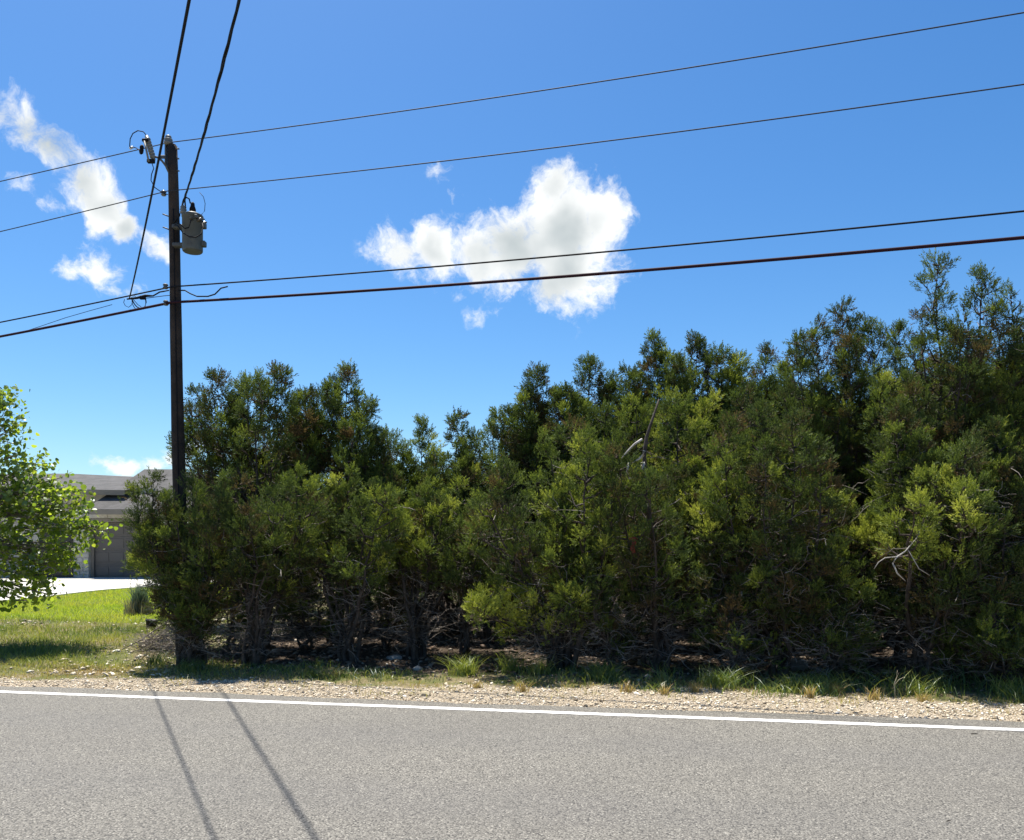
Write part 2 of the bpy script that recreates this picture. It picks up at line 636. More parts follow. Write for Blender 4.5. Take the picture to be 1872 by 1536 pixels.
def make_driveway():
    # concrete drive in front of the garage, running off to the left
    pts = [(-10.6, 31.0), (-10.9, 28.6), (-12.9, 26.8), (-14.2, 24.0), (-14.9, 21.2), (-30, 19.6), (-40, 24), (-40, 31.0)]
    b = BM()
    top = [(x, y, gz(x, y) + .03) for x, y in pts]
    # densify as a fan grid so that it follows the slope
    xs = np.arange(-32, -10.3, .4)
    vs, fs = [], []
    def near(x):
        return float(np.interp(x, [-32, -15.2, -14.0, -12.9, -11.2, -10.3], [19.8, 20.6, 22.6, 25.4, 27.2, 28.4]))
    ks = 14
    for x in xs:
        y0 = near(x)
        for k in range(ks):
            y = y0 + (31.35 - y0) * k / (ks - 1)
            vs.append((x, y, gz(x, y) + .03))
    for i in range(len(xs) - 1):
        for k in range(ks - 1):
            a = i * ks + k
            fs.append((a, a + ks, a + ks + 1, a + 1))
    nb = len(vs)                               # a real front edge
    for i, x in enumerate(xs):
        y0 = near(x)
        vs.append((x, y0, gz(x, y0) - .08))
    for i in range(len(xs) - 1):
        fs.append((i * ks, nb + i, nb + i + 1, (i + 1) * ks))
    b.poly(vs, fs)
    o = b.build('driveway', mat('concrete', (0.527, 0.510, 0.468), .85, scale=1.5, color2=(0.459, 0.442, 0.399), bump=.3, bscale=50))
    tag(o, kind='structure')


make_driveway()


# ------------------------------------------------------------------ house
def make_house():
    D = 31.0
    base = gz(-16, D) - .02
    root = empty('house', (-14.0, D + 3, base))
    inv = root.location

    def build(b, name, m, parent=root):
        if parent is root:
            bmesh.ops.translate(b.b, verts=b.b.verts[:], vec=-inv)
        else:
            bmesh.ops.translate(b.b, verts=b.b.verts[:], vec=-inv)
        return b.build(name, m, parent)
    stucco = mat('stone_veneer', (.44, .41, .35), .9, scale=3, color2=(.36, .34, .29), bump=.4, bscale=25)
    m_roof = mat('asphalt_shingle', (.095, .091, .09), .9, scale=2.5, color2=(.06, .058, .056), bump=.8, bscale=30, bdist=.02)
    m_trim = mat('taupe_trim', (.21, .185, .155), .7, var=.12, scale=2)
    m_door = mat('taupe_door', (.125, .112, .10), .6, var=.1, scale=1)
    m_dark = mat('dark_glass_shade', (.02, .02, .022), .2, spec=.5)
    xl, xd0, xd1, xr = -16.78, -16.22, -11.3, -10.7
    zt, zd = 3.0, 2.64
    # front wall of the garage wing: lintel zone, right pier, behind-left main wall
    build(BM().box((xl + .02, D + .05, base), (xd0 - .004, D + .45, zt)), 'wall', stucco)
    build(BM().box((xd1 + .004, D + .05, base), (xr, D + .45, zt)), 'wall', stucco)
    build(BM().box((xd0, D + .06, zd + .16), (xd1, D + .45, zt)), 'wall', stucco)
    build(BM().box((xr - .3, D + .46, base), (xr, D + 9, zt)), 'wall', stucco)
    # main block to the left, higher eave
    build(BM().box((-25, D + .9, base), (-14.2, D + 1.3, 4.0)), 'wall', stucco)
    build(BM().box((-25, D + 1.31, base), (-24.7, D + 10, 4.0)), 'wall', stucco)
    # limestone blocks of the pier beside the door and of the band over it
    rnd = random.Random(8)
    stone_m = mat('limestone', (.46, .44, .39), .9, scale=6, color2=(.34, .32, .28), bump=.6, bscale=35, bdist=.015)

    def stone(x0, x1, z0, z1, y):
        o = build(BM().box((x0 + .008, y - rnd.uniform(.02, .05), z0 + .008), (x1 - .008, y + .06, z1 - .008), .012), 'stone', stone_m)
        return o
    z = base
    row = 0
    while z < zt - .1:
        h = rnd.choice((.15, .18, .22))
        h = min(h, zt - z)
        c = xl + (.22 if row % 2 else .34)
        stone(xl, c, z, z + h, D + .05)
        stone(c, xd0, z, z + h, D + .05)
        z += h
        row += 1
    x = xd0
    while x < xd1 - .05:
        w = min(rnd.uniform(.4, .75), xd1 - x)
        stone(x, x + w, zd + .16, zt - .02, D + .06)
        x += w
    # garage door: frame and four horizontal sections
    gd = build(BM().box((xd0, D + .02, zd + .012), (xd1, D + .44, zd + .155)), 'garage_door', m_trim)
    gd['label'] = 'brownish grey sectional garage door with trim above'
    for k in range(4):
        z0 = base + .03 + (zd - base - .03) * k / 4
        z1 = base + .03 + (zd - base - .03) * (k + 1) / 4
        b = BM().box((xd0 + .01, D + .30, z0 + .003), (xd1 - .01, D + .36, z1 - .003), .004)
        for q in range(8):
            a = xd0 + .12 + (xd1 - xd0 - .24) * q / 8
            e = a + (xd1 - xd0 - .24) / 8 - .08
            b.box((a, D + .285, z0 + .08), (e, D + .3005, z1 - .08), .01)
        build(b, 'door_panel', m_door, gd)
    for s in (0, 1):
        x0 = xd0 if s == 0 else xd1 - .1
        build(BM().box((x0 + .002, D + .2, base), (x0 + .098, D + .28, zd + .01)), 'door_jamb', m_trim, gd)
    # dark door slab standing in for the shaded entry opening left of the pier
    build(BM().box((-18.6, D + .86, base), (-17.3, D + .899, 2.7)), 'entry_shade', m_dark)
    build(BM().box((-22.5, D + .86, base + .9), (-20.3, D + .899, 2.6)), 'window', m_dark)
    build(BM().box((-22.6, D + .80, base + .8), (-20.2, D + .858, base + .895)), 'window_sill', stucco)
    # roofs ------------------------------------------------ garage wing: hip with its ridge running back
    ex0, ex1, ey0, ez = -16.05, -9.9, D - .55, 3.12
    apx, apy, apz = -15.45, D + 3.4, 5.0
    apx = (264 - CX) * (D + 3.4) / FPX
    rx1 = apx + 1.2
    b = BM()
    vs = [(ex0, ey0, ez), (ex1, ey0, ez), (rx1, apy, apz), (apx, apy, apz), (ex0, D + 9, ez), (ex1, D + 9, ez), (apx, D + 9, apz), (rx1, D + 9, apz)]
    b.poly(vs, [(0, 1, 2, 3), (0, 3, 6, 4), (1, 5, 7, 2), (0, 4, 5, 1), (4, 6, 7, 5), (3, 2, 7, 6)])
    r = build(b, 'roof', m_roof)
    build(BM().box((ex0, ey0 - .03, ez - .2), (ex1, ey0 + .02, ez - .006)), 'fascia', m_trim, r)
    build(BM().box((ex0 + .03, ey0 + .021, ez - .16), (ex1 - .03, D + .044, ez - .12)), 'soffit', m_trim, r)
    # main roof: hip behind and to the left with the higher eave
    D2 = D + .9
    mx0, mx1, my0, mz = -26, -15.0, D2 - .55, 4.02
    q0 = ((128 - CX) * (D + 6) / FPX, D + 6, CH + (HOR - 866) * (D + 6) / FPX)
    b = BM()
    vs = [(mx0, my0, mz + .1), (mx1, my0 , mz - .12), (-13.6, D + 4.2, 4.62), (q0[0], q0[1], q0[2]), (-23, D + 6, q0[2]), (mx0, D + 12, mz), (-12, D + 12, mz), ]
    b.poly(vs, [(0, 1, 2, 3, 4), (0, 4, 5), (4, 3, 2, 6, 5)])
    r2 = build(b, 'roof', m_roof)
    b = BM()
    z0, z1 = mz + .1, mz - .12
    b.poly([(mx0, my0 - .03, z0 - .24), (mx1, my0 - .03, z1 - .20), (mx1, my0 - .03, z1 - .005), (mx0, my0 - .03, z0 - .005),
            (mx0, my0 + .02, z0 - .24), (mx1, my0 + .02, z1 - .20), (mx1, my0 + .02, z1 - .005), (mx0, my0 + .02, z0 - .005)],
           [(0, 1, 2, 3), (4, 7, 6, 5), (0, 4, 5, 1), (3, 2, 6, 7), (0, 3, 7, 4), (1, 5, 6, 2)])
    build(b, 'fascia', m_trim, r2)
    tag(root, 'single storey stone house with grey hip roof and brown garage door', 'house')


make_house()


# ------------------------------------------------------------------ utility pole, transformer, wires
POLE_B = P(334, 1190, 13.24)
POLE_T = P(315, 268, 13.24)
LD = np.array([.94, -.34, 0])                       # direction of the line


def pole_at(z):
    t = (z - POLE_B.z) / (POLE_T.z - POLE_B.z)
    return POLE_B.lerp(POLE_T, t)


M_WOOD = mat('creosote_pole', (.055, .040, .031), .9, scale=3, color2=(.020, .016, .014), bump=.9, bscale=18, bdist=.03)
M_STEEL = mat('galvanised_steel', (.10, .105, .105), .6, var=.3, scale=12)
M_TANK = mat('grey_tank', (0.090, 0.102, 0.101), .55, scale=4, color2=(0.072, 0.083, 0.081), spec=.3)
M_PORC = mat('brown_porcelain', (.10, .09, .075), .3, var=.2, spec=.6)
M_GPORC = mat('grey_porcelain', (.15, .155, .145), .4, var=.2, spec=.6)
M_CABLE = mat('black_cable', (.012, .012, .015), .7, var=.1, spec=.1)
M_ALU = mat('weathered_conductor', (.04, .042, .05), .7, var=.2, spec=.15)


def make_pole():
    root = empty('utility_pole', (POLE_B.x, POLE_B.y, gz(POLE_B.x, POLE_B.y)))
    O = root.location.copy()

    def fin(b, name, m, parent=root):
        bmesh.ops.translate(b.b, verts=b.b.verts[:], vec=-O)
        return b.build(name, m, parent)
    n = 22
    b = BM()
    pts, rr = [], []
    for i in range(n):
        t = i / (n - 1)
        z = (O.z - .4) + (POLE_T.z - O.z + .4) * t
        p = pole_at(z)
        pts.append((p.x + .006 * math.sin(t * 9), p.y, z))
        rr.append(.118 - .040 * t + .002 * math.sin(t * 31))
    b.tube(pts, rr, 18)
    b.lathe(pole_at(POLE_T.z - .002) , (0, 0, 1), [(0, .078), (.03, .06), (.045, .02)], 14)
    fin(b, 'shaft', M_WOOD)
    # flat steel pole-top bracket with porcelain insulator
    top = pole_at(POLE_T.z)
    b = BM().box((top.x - .105, top.y - .05, top.z - .34), (top.x - .083, top.y + .05, top.z + .06))
    fin(b, 'top_bracket', M_STEEL)
    b = BM().lathe((top.x - .055, top.y - .02, top.z + .01), (0, 0, 1), [(0, .045), (.02, .07), (.05, .072), (.055, .05), (.075, .065), (.1, .066), (.105, .04), (.13, .05), (.15, .045), (.155, .02)])
    fin(b, 'insulator', M_GPORC)
    # side bolts and step irons
    for z, dx in ((POLE_T.z - .04, .12), (POLE_T.z - .20, .115), (POLE_T.z - .40, .115)):
        p = pole_at(z)
        fin(BM().tube([(p.x + .05, p.y - .02, z), (p.x + dx, p.y - .02, z - .01)], .012, 6), 'bolt', M_STEEL)
    for py in (396, 420):
        z = P(300, py, 13.24).z
        p = pole_at(z)
        fin(BM().tube([(p.x - .05, p.y, z - .01), (p.x - .17, p.y - .03, z + .03)], .011, 6), 'step_bolt', M_STEEL)
    # fuse cutout on its arm
    a0, a1, a2 = P(310, 318, 13.2), P(296, 294, 13.1), P(278, 285, 13.0)
    arm = fin(BM().tube([a0, P(303, 303, 13.15), a1, P(288, 288, 13.05), a2], .018, 8), 'cutout_arm', M_STEEL)
    fin(BM().box(tuple(P(297, 287, 13.08) - Vector((.05, .02, .025))), tuple(P(297, 287, 13.08) + Vector((.05, .02, .025))), .008), 'clamp', M_STEEL, arm)
    c0, c1 = P(281, 293, 13.0), P(268, 249, 13.0)
    ax = (c1 - c0)
    L = ax.length
    prof = [(0, .03)]
    for k in range(7):
        h = L * (.08 + .12 * k)
        prof += [(h, .032), (h + .012, .047), (h + .032, .047), (h + .042, .032)]
    prof += [(L, .03)]
    cut = fin(BM().lathe(c0, ax, prof, 12), 'fuse_cutout', M_GPORC)
    f0, f1 = P(272, 296, 12.93), P(264, 258, 12.93)
    fin(BM().tube([f0, f1], .016, 8), 'fuse_tube', mat('fuse_tube', (.16, .16, .15), .5, var=.1), cut)
    fin(BM().box(tuple(P(276, 295, 12.96) - Vector((.06, .03, .03))), tuple(P(276, 295, 12.96) + Vector((.06, .03, .03))), .01), 'hinge', M_CABLE, cut)
    fin(BM().box(tuple(P(266, 257, 12.96) - Vector((.05, .03, .025))), tuple(P(266, 257, 12.96) + Vector((.05, .03, .025))), .01), 'latch', M_CABLE, cut)
    # jumper loop from the cutout to the line, with a pale clamp, and the lead down to the pole
    fin(BM().tube([P(268, 248, 13), P(262, 241, 13), P(252, 239, 13), P(243, 244, 13.1), P(238, 254, 13.2), P(237, 268, 13.3), P(240, 271, 13.4)], .008, 6), 'jumper', M_CABLE)
    fin(BM().tube([P(237, 272, 13.4), P(243, 269, 13.4)], .02, 8), 'clamp', mat('pale_clamp', (.75, .75, .72), .4, var=.1))
    fin(BM().tube([P(243, 269, 13.4), P(250, 271, 13.35), P(256, 276, 13.3), P(259, 279, 13.2)], .008, 6), 'jumper', M_CABLE)
    fin(BM().lathe(P(257, 282, 13.2), (.3, 0, 1), [(0, .015), (.03, .035), (.08, .03), (.1, .015)], 8), 'clamp', M_CABLE)
    fin(BM().lathe(P(258, 274, 13.2), (.3, 0, 1), [(0, .02), (.03, .035), (.06, .03), (.08, .015)], 8), 'clamp', M_CABLE)
    fin(BM().tube([P(278, 299, 13), P(281, 308, 13), P(277, 319, 13), P(276, 330, 13), P(283, 343, 13.05), P(296, 352, 13.1), P(307, 356, 13.15)], .007, 6), 'jumper', M_CABLE)
    # neutral spool, comm clamps
    for py, nm in ((358, 'spool'), (527, 'cable_clamp'), (557, 'cable_clamp')):
        z = P(300, py, 13.24).z
        p = pole_at(z)
        fin(BM().lathe((p.x - .12, p.y - .09, z - .04), (0, 0, 1), [(0, .03), (.02, .045), (.04, .025), (.06, .045), (.08, .03)], 10), nm, M_PORC if nm == 'spool' else M_STEEL)
    # ground lead running down a groove on the shaft
    b = BM()
    b.tube([(pole_at(z).x + .03, pole_at(z).y - .115 + .006 * z / 8 + .0035 * z, z) for z in np.linspace(O.z, 7.2, 16)], .008, 6)
    fin(b, 'ground_wire', M_CABLE)
    tag(root, 'dark wooden utility pole with fuse cutout and insulator at its top', 'utility pole')


make_pole()


def make_transformer():
    cx = P(352, 440, 13.0)
    zb, zt = P(352, 461, 13.0).z, P(352, 394, 13.0).z
    root = empty('pole_transformer', (cx.x, 13.0, zb))
    O = root.location.copy()

    def fin(b, name, m, parent=root):
        bmesh.ops.translate(b.b, verts=b.b.verts[:], vec=-O)
        return b.build(name, m, parent)
    R = .158
    H = zt - zb
    tank = fin(BM().lathe((cx.x, 13, zb), (0, 0, 1), [(0, R * .9), (.012, R * .97), (.03, R), (H * .93, R), (H * .935, R * 1.05), (H * .97, R * 1.05)], 28), 'tank', M_TANK)
    fin(BM().lathe((cx.x, 13, zb + H * .971), (0, 0, 1), [(0, R * 1.06), (.012, R * 1.04), (.05, R * .6), (.06, .02)], 28), 'lid', M_TANK, tank)
    # lid clamp, cooling / hanger lugs
    for z in (zb + H * .72, zb + H * .22):
        fin(BM().box((cx.x + R - .01, 12.96, z - .045), (cx.x + R + .055, 13.05, z + .045), .01), 'lug', M_TANK, tank)
        px = pole_at(z)
        fin(BM().box((px.x + .06, 13.0, z - .03), (cx.x - R + .02, 13.12, z + .03), .01), 'hanger', M_STEEL)
    fin(BM().box((cx.x + R * .55, 12.84, zb + H * .83), (cx.x + R * .85, 12.9, zb + H * .93), .008), 'lid_clamp', M_STEEL, tank)
    fin(BM().tube([(cx.x + R * .8, 12.88, zb + H * .86), (cx.x + R + .07, 12.92, zb + H * .83)], .013, 8), 'valve', M_PORC, tank)
    # high-voltage bushing with black cover, arrester
    hv = fin(BM().lathe((cx.x + .01, 12.98, zt - .005), (0, 0, 1), [(0, .035), (.03, .045), (.05, .035), (.06, .05), (.10, .05), (.14, .035), (.19, .03), (.21, .012)], 12), 'bushing', M_CABLE)
    fin(BM().lathe((cx.x + .01, 12.98, zt - .012), (0, 0, 1), [(0, .045), (.025, .045), (.035, .03)], 12), 'collar', M_GPORC, hv)
    fin(BM().lathe((cx.x - R + .03, 12.95, zt + .0), (0, 0, 1), [(0, .03), (.03, .055), (.05, .04), (.07, .055), (.09, .04), (.11, .05), (.14, .02)], 12), 'arrester', M_GPORC)
    # three low-voltage bushings on the front
    for k in range(3):
        a = math.radians(-75 + 38 * k)
        p = Vector((cx.x + R * math.cos(a), 13 + R * math.sin(a), zb + H * .80))
        fin(BM().lathe(p, (math.cos(a), math.sin(a), .1), [(-.01, .03), (.02, .028), (.05, .02), (.07, .012)], 8), 'low_voltage_bushing', M_PORC, tank)
    # leads
    pl = pole_at(zb + H * .82)
    F0 = Vector((pl.x + .02, pl.y - .12, zb + H * .83))
    fin(BM().tube([F0, P(326, 407, 12.85), P(338, 418, 12.78), P(345, 416, 12.76), P(349, 404, 12.8), P(349, 399, 12.84)], .008, 6), 'lead', M_CABLE)
    fin(BM().tube([F0, P(325, 413, 12.85), P(334, 425, 12.74), P(346, 433, 12.7), P(358, 434, 12.7), P(368, 428, 12.75), P(371, 416, 12.8), P(370, 408, 12.85)], .010, 6), 'lead', M_CABLE)
    fin(BM().tube([P(348, 372, 12.98), P(346, 364, 12.97), P(341, 361, 12.95), P(338, 366, 12.94), P(339, 380, 12.94)], .012, 6), 'lead', M_CABLE)
    fin(BM().tube([P(365, 352, 12.9), P(372, 360, 12.9), P(375, 372, 12.9), P(374, 386, 12.9), P(369, 392, 12.92), P(364, 395, 12.95)], .005, 6), 'lead', M_ALU)
    fin(BM().tube([F0, P(328, 395, 12.95), P(332, 380, 12.97), P(334, 372, 12.98)], .014, 6), 'lead', M_CABLE)
    fin(BM().box((cx.x - .03, 13 - R - .004, zb + .07), (cx.x + .04, 13 - R + .01, zb + .105), .002), 'nameplate', M_STEEL, tank)
    tag(root, 'grey cylindrical transformer hung on the side of the wooden pole', 'transformer')


make_transformer()


def sag_curve(start, tdir, L, s, n=60, slope=0.0):
    out = []
    for i in range(n):
        t = L * (i / (n - 1))
        q = t / L
        out.append(Vector((start[0] + tdir[0] * t, start[1] + tdir[1] * t, start[2] + slope * t - 4 * s * q * (1 - q))))
    return out


def make_line(name, z, sl, sr, rad, m, label, cat='power line', dx=0, dy=0, L=40):
    p = pole_at(z)
    st = (p.x + dx, p.y + dy, z)
    left = sag_curve(st, -LD, L, sl)[::-1]
    right = sag_curve(st, LD, L, sr)[1:]
    pts = left + right
    o = BM().tube(pts, rad, 6).build(name, m, origin=st)
    tag(o, label, cat)
    return o


make_line('power_line', P(300, 262, 13.24).z, .15, .70, .0078, M_ALU, 'bare thin top conductor passing over the insulator on the pole tip', dx=-.05, dy=-.02)
make_line('power_line', P(300, 356, 13.24).z, .48, .72, .0078, M_ALU, 'bare thin neutral wire beside the pole above the transformer', dx=-.05, dy=-.13)
make_line('telephone_cable', P(300, 529, 13.24).z, .62, .55, .0115, M_CABLE, 'black medium cable clamped to pole just above the thickest cable', 'cable', dx=0, dy=-.13)
make_line('telephone_cable', P(300, 558, 13.24).z, .62, .60, .0205, mat('fringe_tint_cable', (.030, .010, .017), .7, var=.1, spec=.1), 'thickest black cable, lowest of the lines on the pole', 'cable', dx=0, dy=-.15)  # reddish tint of the thick cable imitates a lens colour fringe


def make_drops():
    # smooth drop leaving the cable left of the pole, over the road
    st = Vector((-6.42, 13.58, 5.86))
    t = Vector((.459, -.888, 0))
    pts = sag_curve(st, t, 30, .80, 60, -.004)
    o = BM().tube(pts, .0105, 6).build('drop_wire', M_CABLE, origin=st)
    tag(o, 'smooth black drop wire crossing over the road from the tangle of loops', 'cable')
    # twisted service cable from the transformer: three strands round each other
    st = P(334, 372, 12.98)
    t = Vector((.430, -.903, 0))
    ctr = sag_curve(st, t, 26, 1.15, 420, -.03)
    root = empty('service_cable', st)
    for k in range(3):
        pp = []
        side = Vector((-t.y, t.x, 0))
        for i, c in enumerate(ctr):
            a = i * .22 + k * 2 * math.pi / 3
            pp.append(c - st + (side * math.cos(a) + Vector((0, 0, 1)) * math.sin(a)) * (.0078 + .002 * math.sin(i * .21)))
        BM().tube(pp, .0082, 5).build('strand', M_CABLE, root)
    tag(root, 'twisted thick black service cable running from the transformer over the road', 'cable')
    # tangle of loops on the cable left of the pole
    root = empty('splice_loops', P(245, 547, 13.55))
    O = root.location.copy()
    rnd = random.Random(4)

    def fin(b, name, m):
        bmesh.ops.translate(b.b, verts=b.b.verts[:], vec=-O)
        return b.build(name, m, root)

    def px(*a):
        return [P(x, y, 13.5) for x, y in a]
    fin(BM().tube(px((266, 545), (267, 553), (265, 561), (258, 565), (250, 561), (245, 555), (241, 547)), .010, 6), 'cable_loop', M_CABLE)
    fin(BM().tube(px((241, 547), (242, 556), (246, 563), (251, 567)), .006, 6), 'cable_loop', M_CABLE)
    fin(BM().tube(px((228, 547), (226, 553), (229, 559), (235, 562), (240, 558), (242, 551), (240, 544), (246, 541), (250, 545)), .005, 6), 'cable_loop', M_CABLE)
    fin(BM().tube(px((244, 548), (252, 557), (258, 561)), .006, 6), 'cable_loop', M_CABLE)
    fin(BM().tube(px((232, 547), (250, 545), (266, 541), (280, 541), (292, 534), (298, 533), (309, 531)), [.012, .02, .024, .012, .012, .012, .01], 6), 'splice', M_CABLE)
    fin(BM().tube(px((240, 546), (270, 545), (300, 541), (312, 540)), .006, 6), 'lashing_wire', M_CABLE)
    fin(BM().box(tuple(P(261, 544, 13.5) - Vector((.05, .02, .035))), tuple(P(261, 544, 13.5) + Vector((.05, .02, .03))), .01), 'splice_case', M_CABLE)
    tag(root, 'tangle of small cable loops and a splice beside the pole', 'cable loops')
    # slack loop right of the pole
    q = [P(325, 531, 13.1), P(338, 531, 13.05), P(348, 537, 13.0), P(360, 542, 12.97), P(380, 542, 12.9), P(393, 538, 12.85), P(404, 527, 12.8), P(416, 524, 12.76)]
    o = BM().tube(q, .011, 6).build('slack_cable', M_CABLE, origin=q[0])
    tag(o, 'short slack black cable hanging below the line right beside the pole', 'cable')
    # thin slack wire between the two lower cables on the other side
    q = [P(205, 557, 13.6), P(165, 568, 13.75), P(120, 581, 13.95), P(70, 598, 14.2), P(42, 607, 14.3)]
    o = BM().tube(q, .005, 5).build('lashing_wire', M_CABLE, origin=q[0])
    tag(o, 'thin wire slanting between the two lowest black cables', 'cable')


make_drops()

# ------------------------------------------------------------------ junipers
RNG = np.random.default_rng(11)


def tuft_template(rng, n=20, L=.16):
    """a spray of scale-leaf sprigs, axis +Z, as slim kites"""
    V, F = [], []
    for i in range(n):
        h = L * (i / n) ** .9
        a = i * 2.4 + rng.uniform(-.4, .4)
        el = rng.uniform(.25, .95) * (1 - .45 * i / n)
        dirv = np.array([math.sin(el) * math.cos(a), math.sin(el) * math.sin(a), math.cos(el)])
        ln = rng.uniform(.045, .08) * (1 - .3 * i / n)
        wd = rng.uniform(.011, .016)
        side = norm(np.cross(dirv, rng.normal(size=3)))
        p = np.array([0, 0, h]) + rng.normal(0, .006, 3)
        V += [p, p + dirv * ln * .5 + side * wd, p + dirv * ln]
        F.append([3 * i, 3 * i + 1, 3 * i + 2])
    return np.array(V), np.array(F)


TUFTS = [tuft_template(RNG, 13 + k % 3, .15) for k in range(6)]


def place_tufts(pos, axis, scl, tint, rng):
    """pos (M,3) axis (M,3) -> verts, tris, tint"""
    Vs, Fs, Ts, off = [], [], [], 0
    pick = rng.integers(0, len(TUFTS), len(pos))
    for k, (tv, tf) in enumerate(TUFTS):
        s = pick == k
        if not s.any():
            continue
        A = norm(axis[s])
        ref = norm(rng.normal(size=A.shape))
        U = norm(np.cross(A, ref))
        W = np.cross(A, U)
        m = len(A)
        V = pos[s][:, None, :] + scl[s][:, None, None] * (tv[None, :, 0:1] * U[:, None, :] + tv[None, :, 1:2] * W[:, None, :] + tv[None, :, 2:3] * A[:, None, :])
        n = len(tv)
        F = tf[None] + (np.arange(m) * n)[:, None, None]
        Vs.append(V.reshape(-1, 3))
        Fs.append(F.reshape(-1, 3) + off)
        # tips lighter than the inner sprigs: fresh growth plus sunlight put into the tint
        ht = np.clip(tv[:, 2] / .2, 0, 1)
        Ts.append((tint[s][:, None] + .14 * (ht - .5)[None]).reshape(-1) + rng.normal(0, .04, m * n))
        off += m * n
    return np.concatenate(Vs), np.concatenate(Fs), np.clip(np.concatenate(Ts), 0, 1)


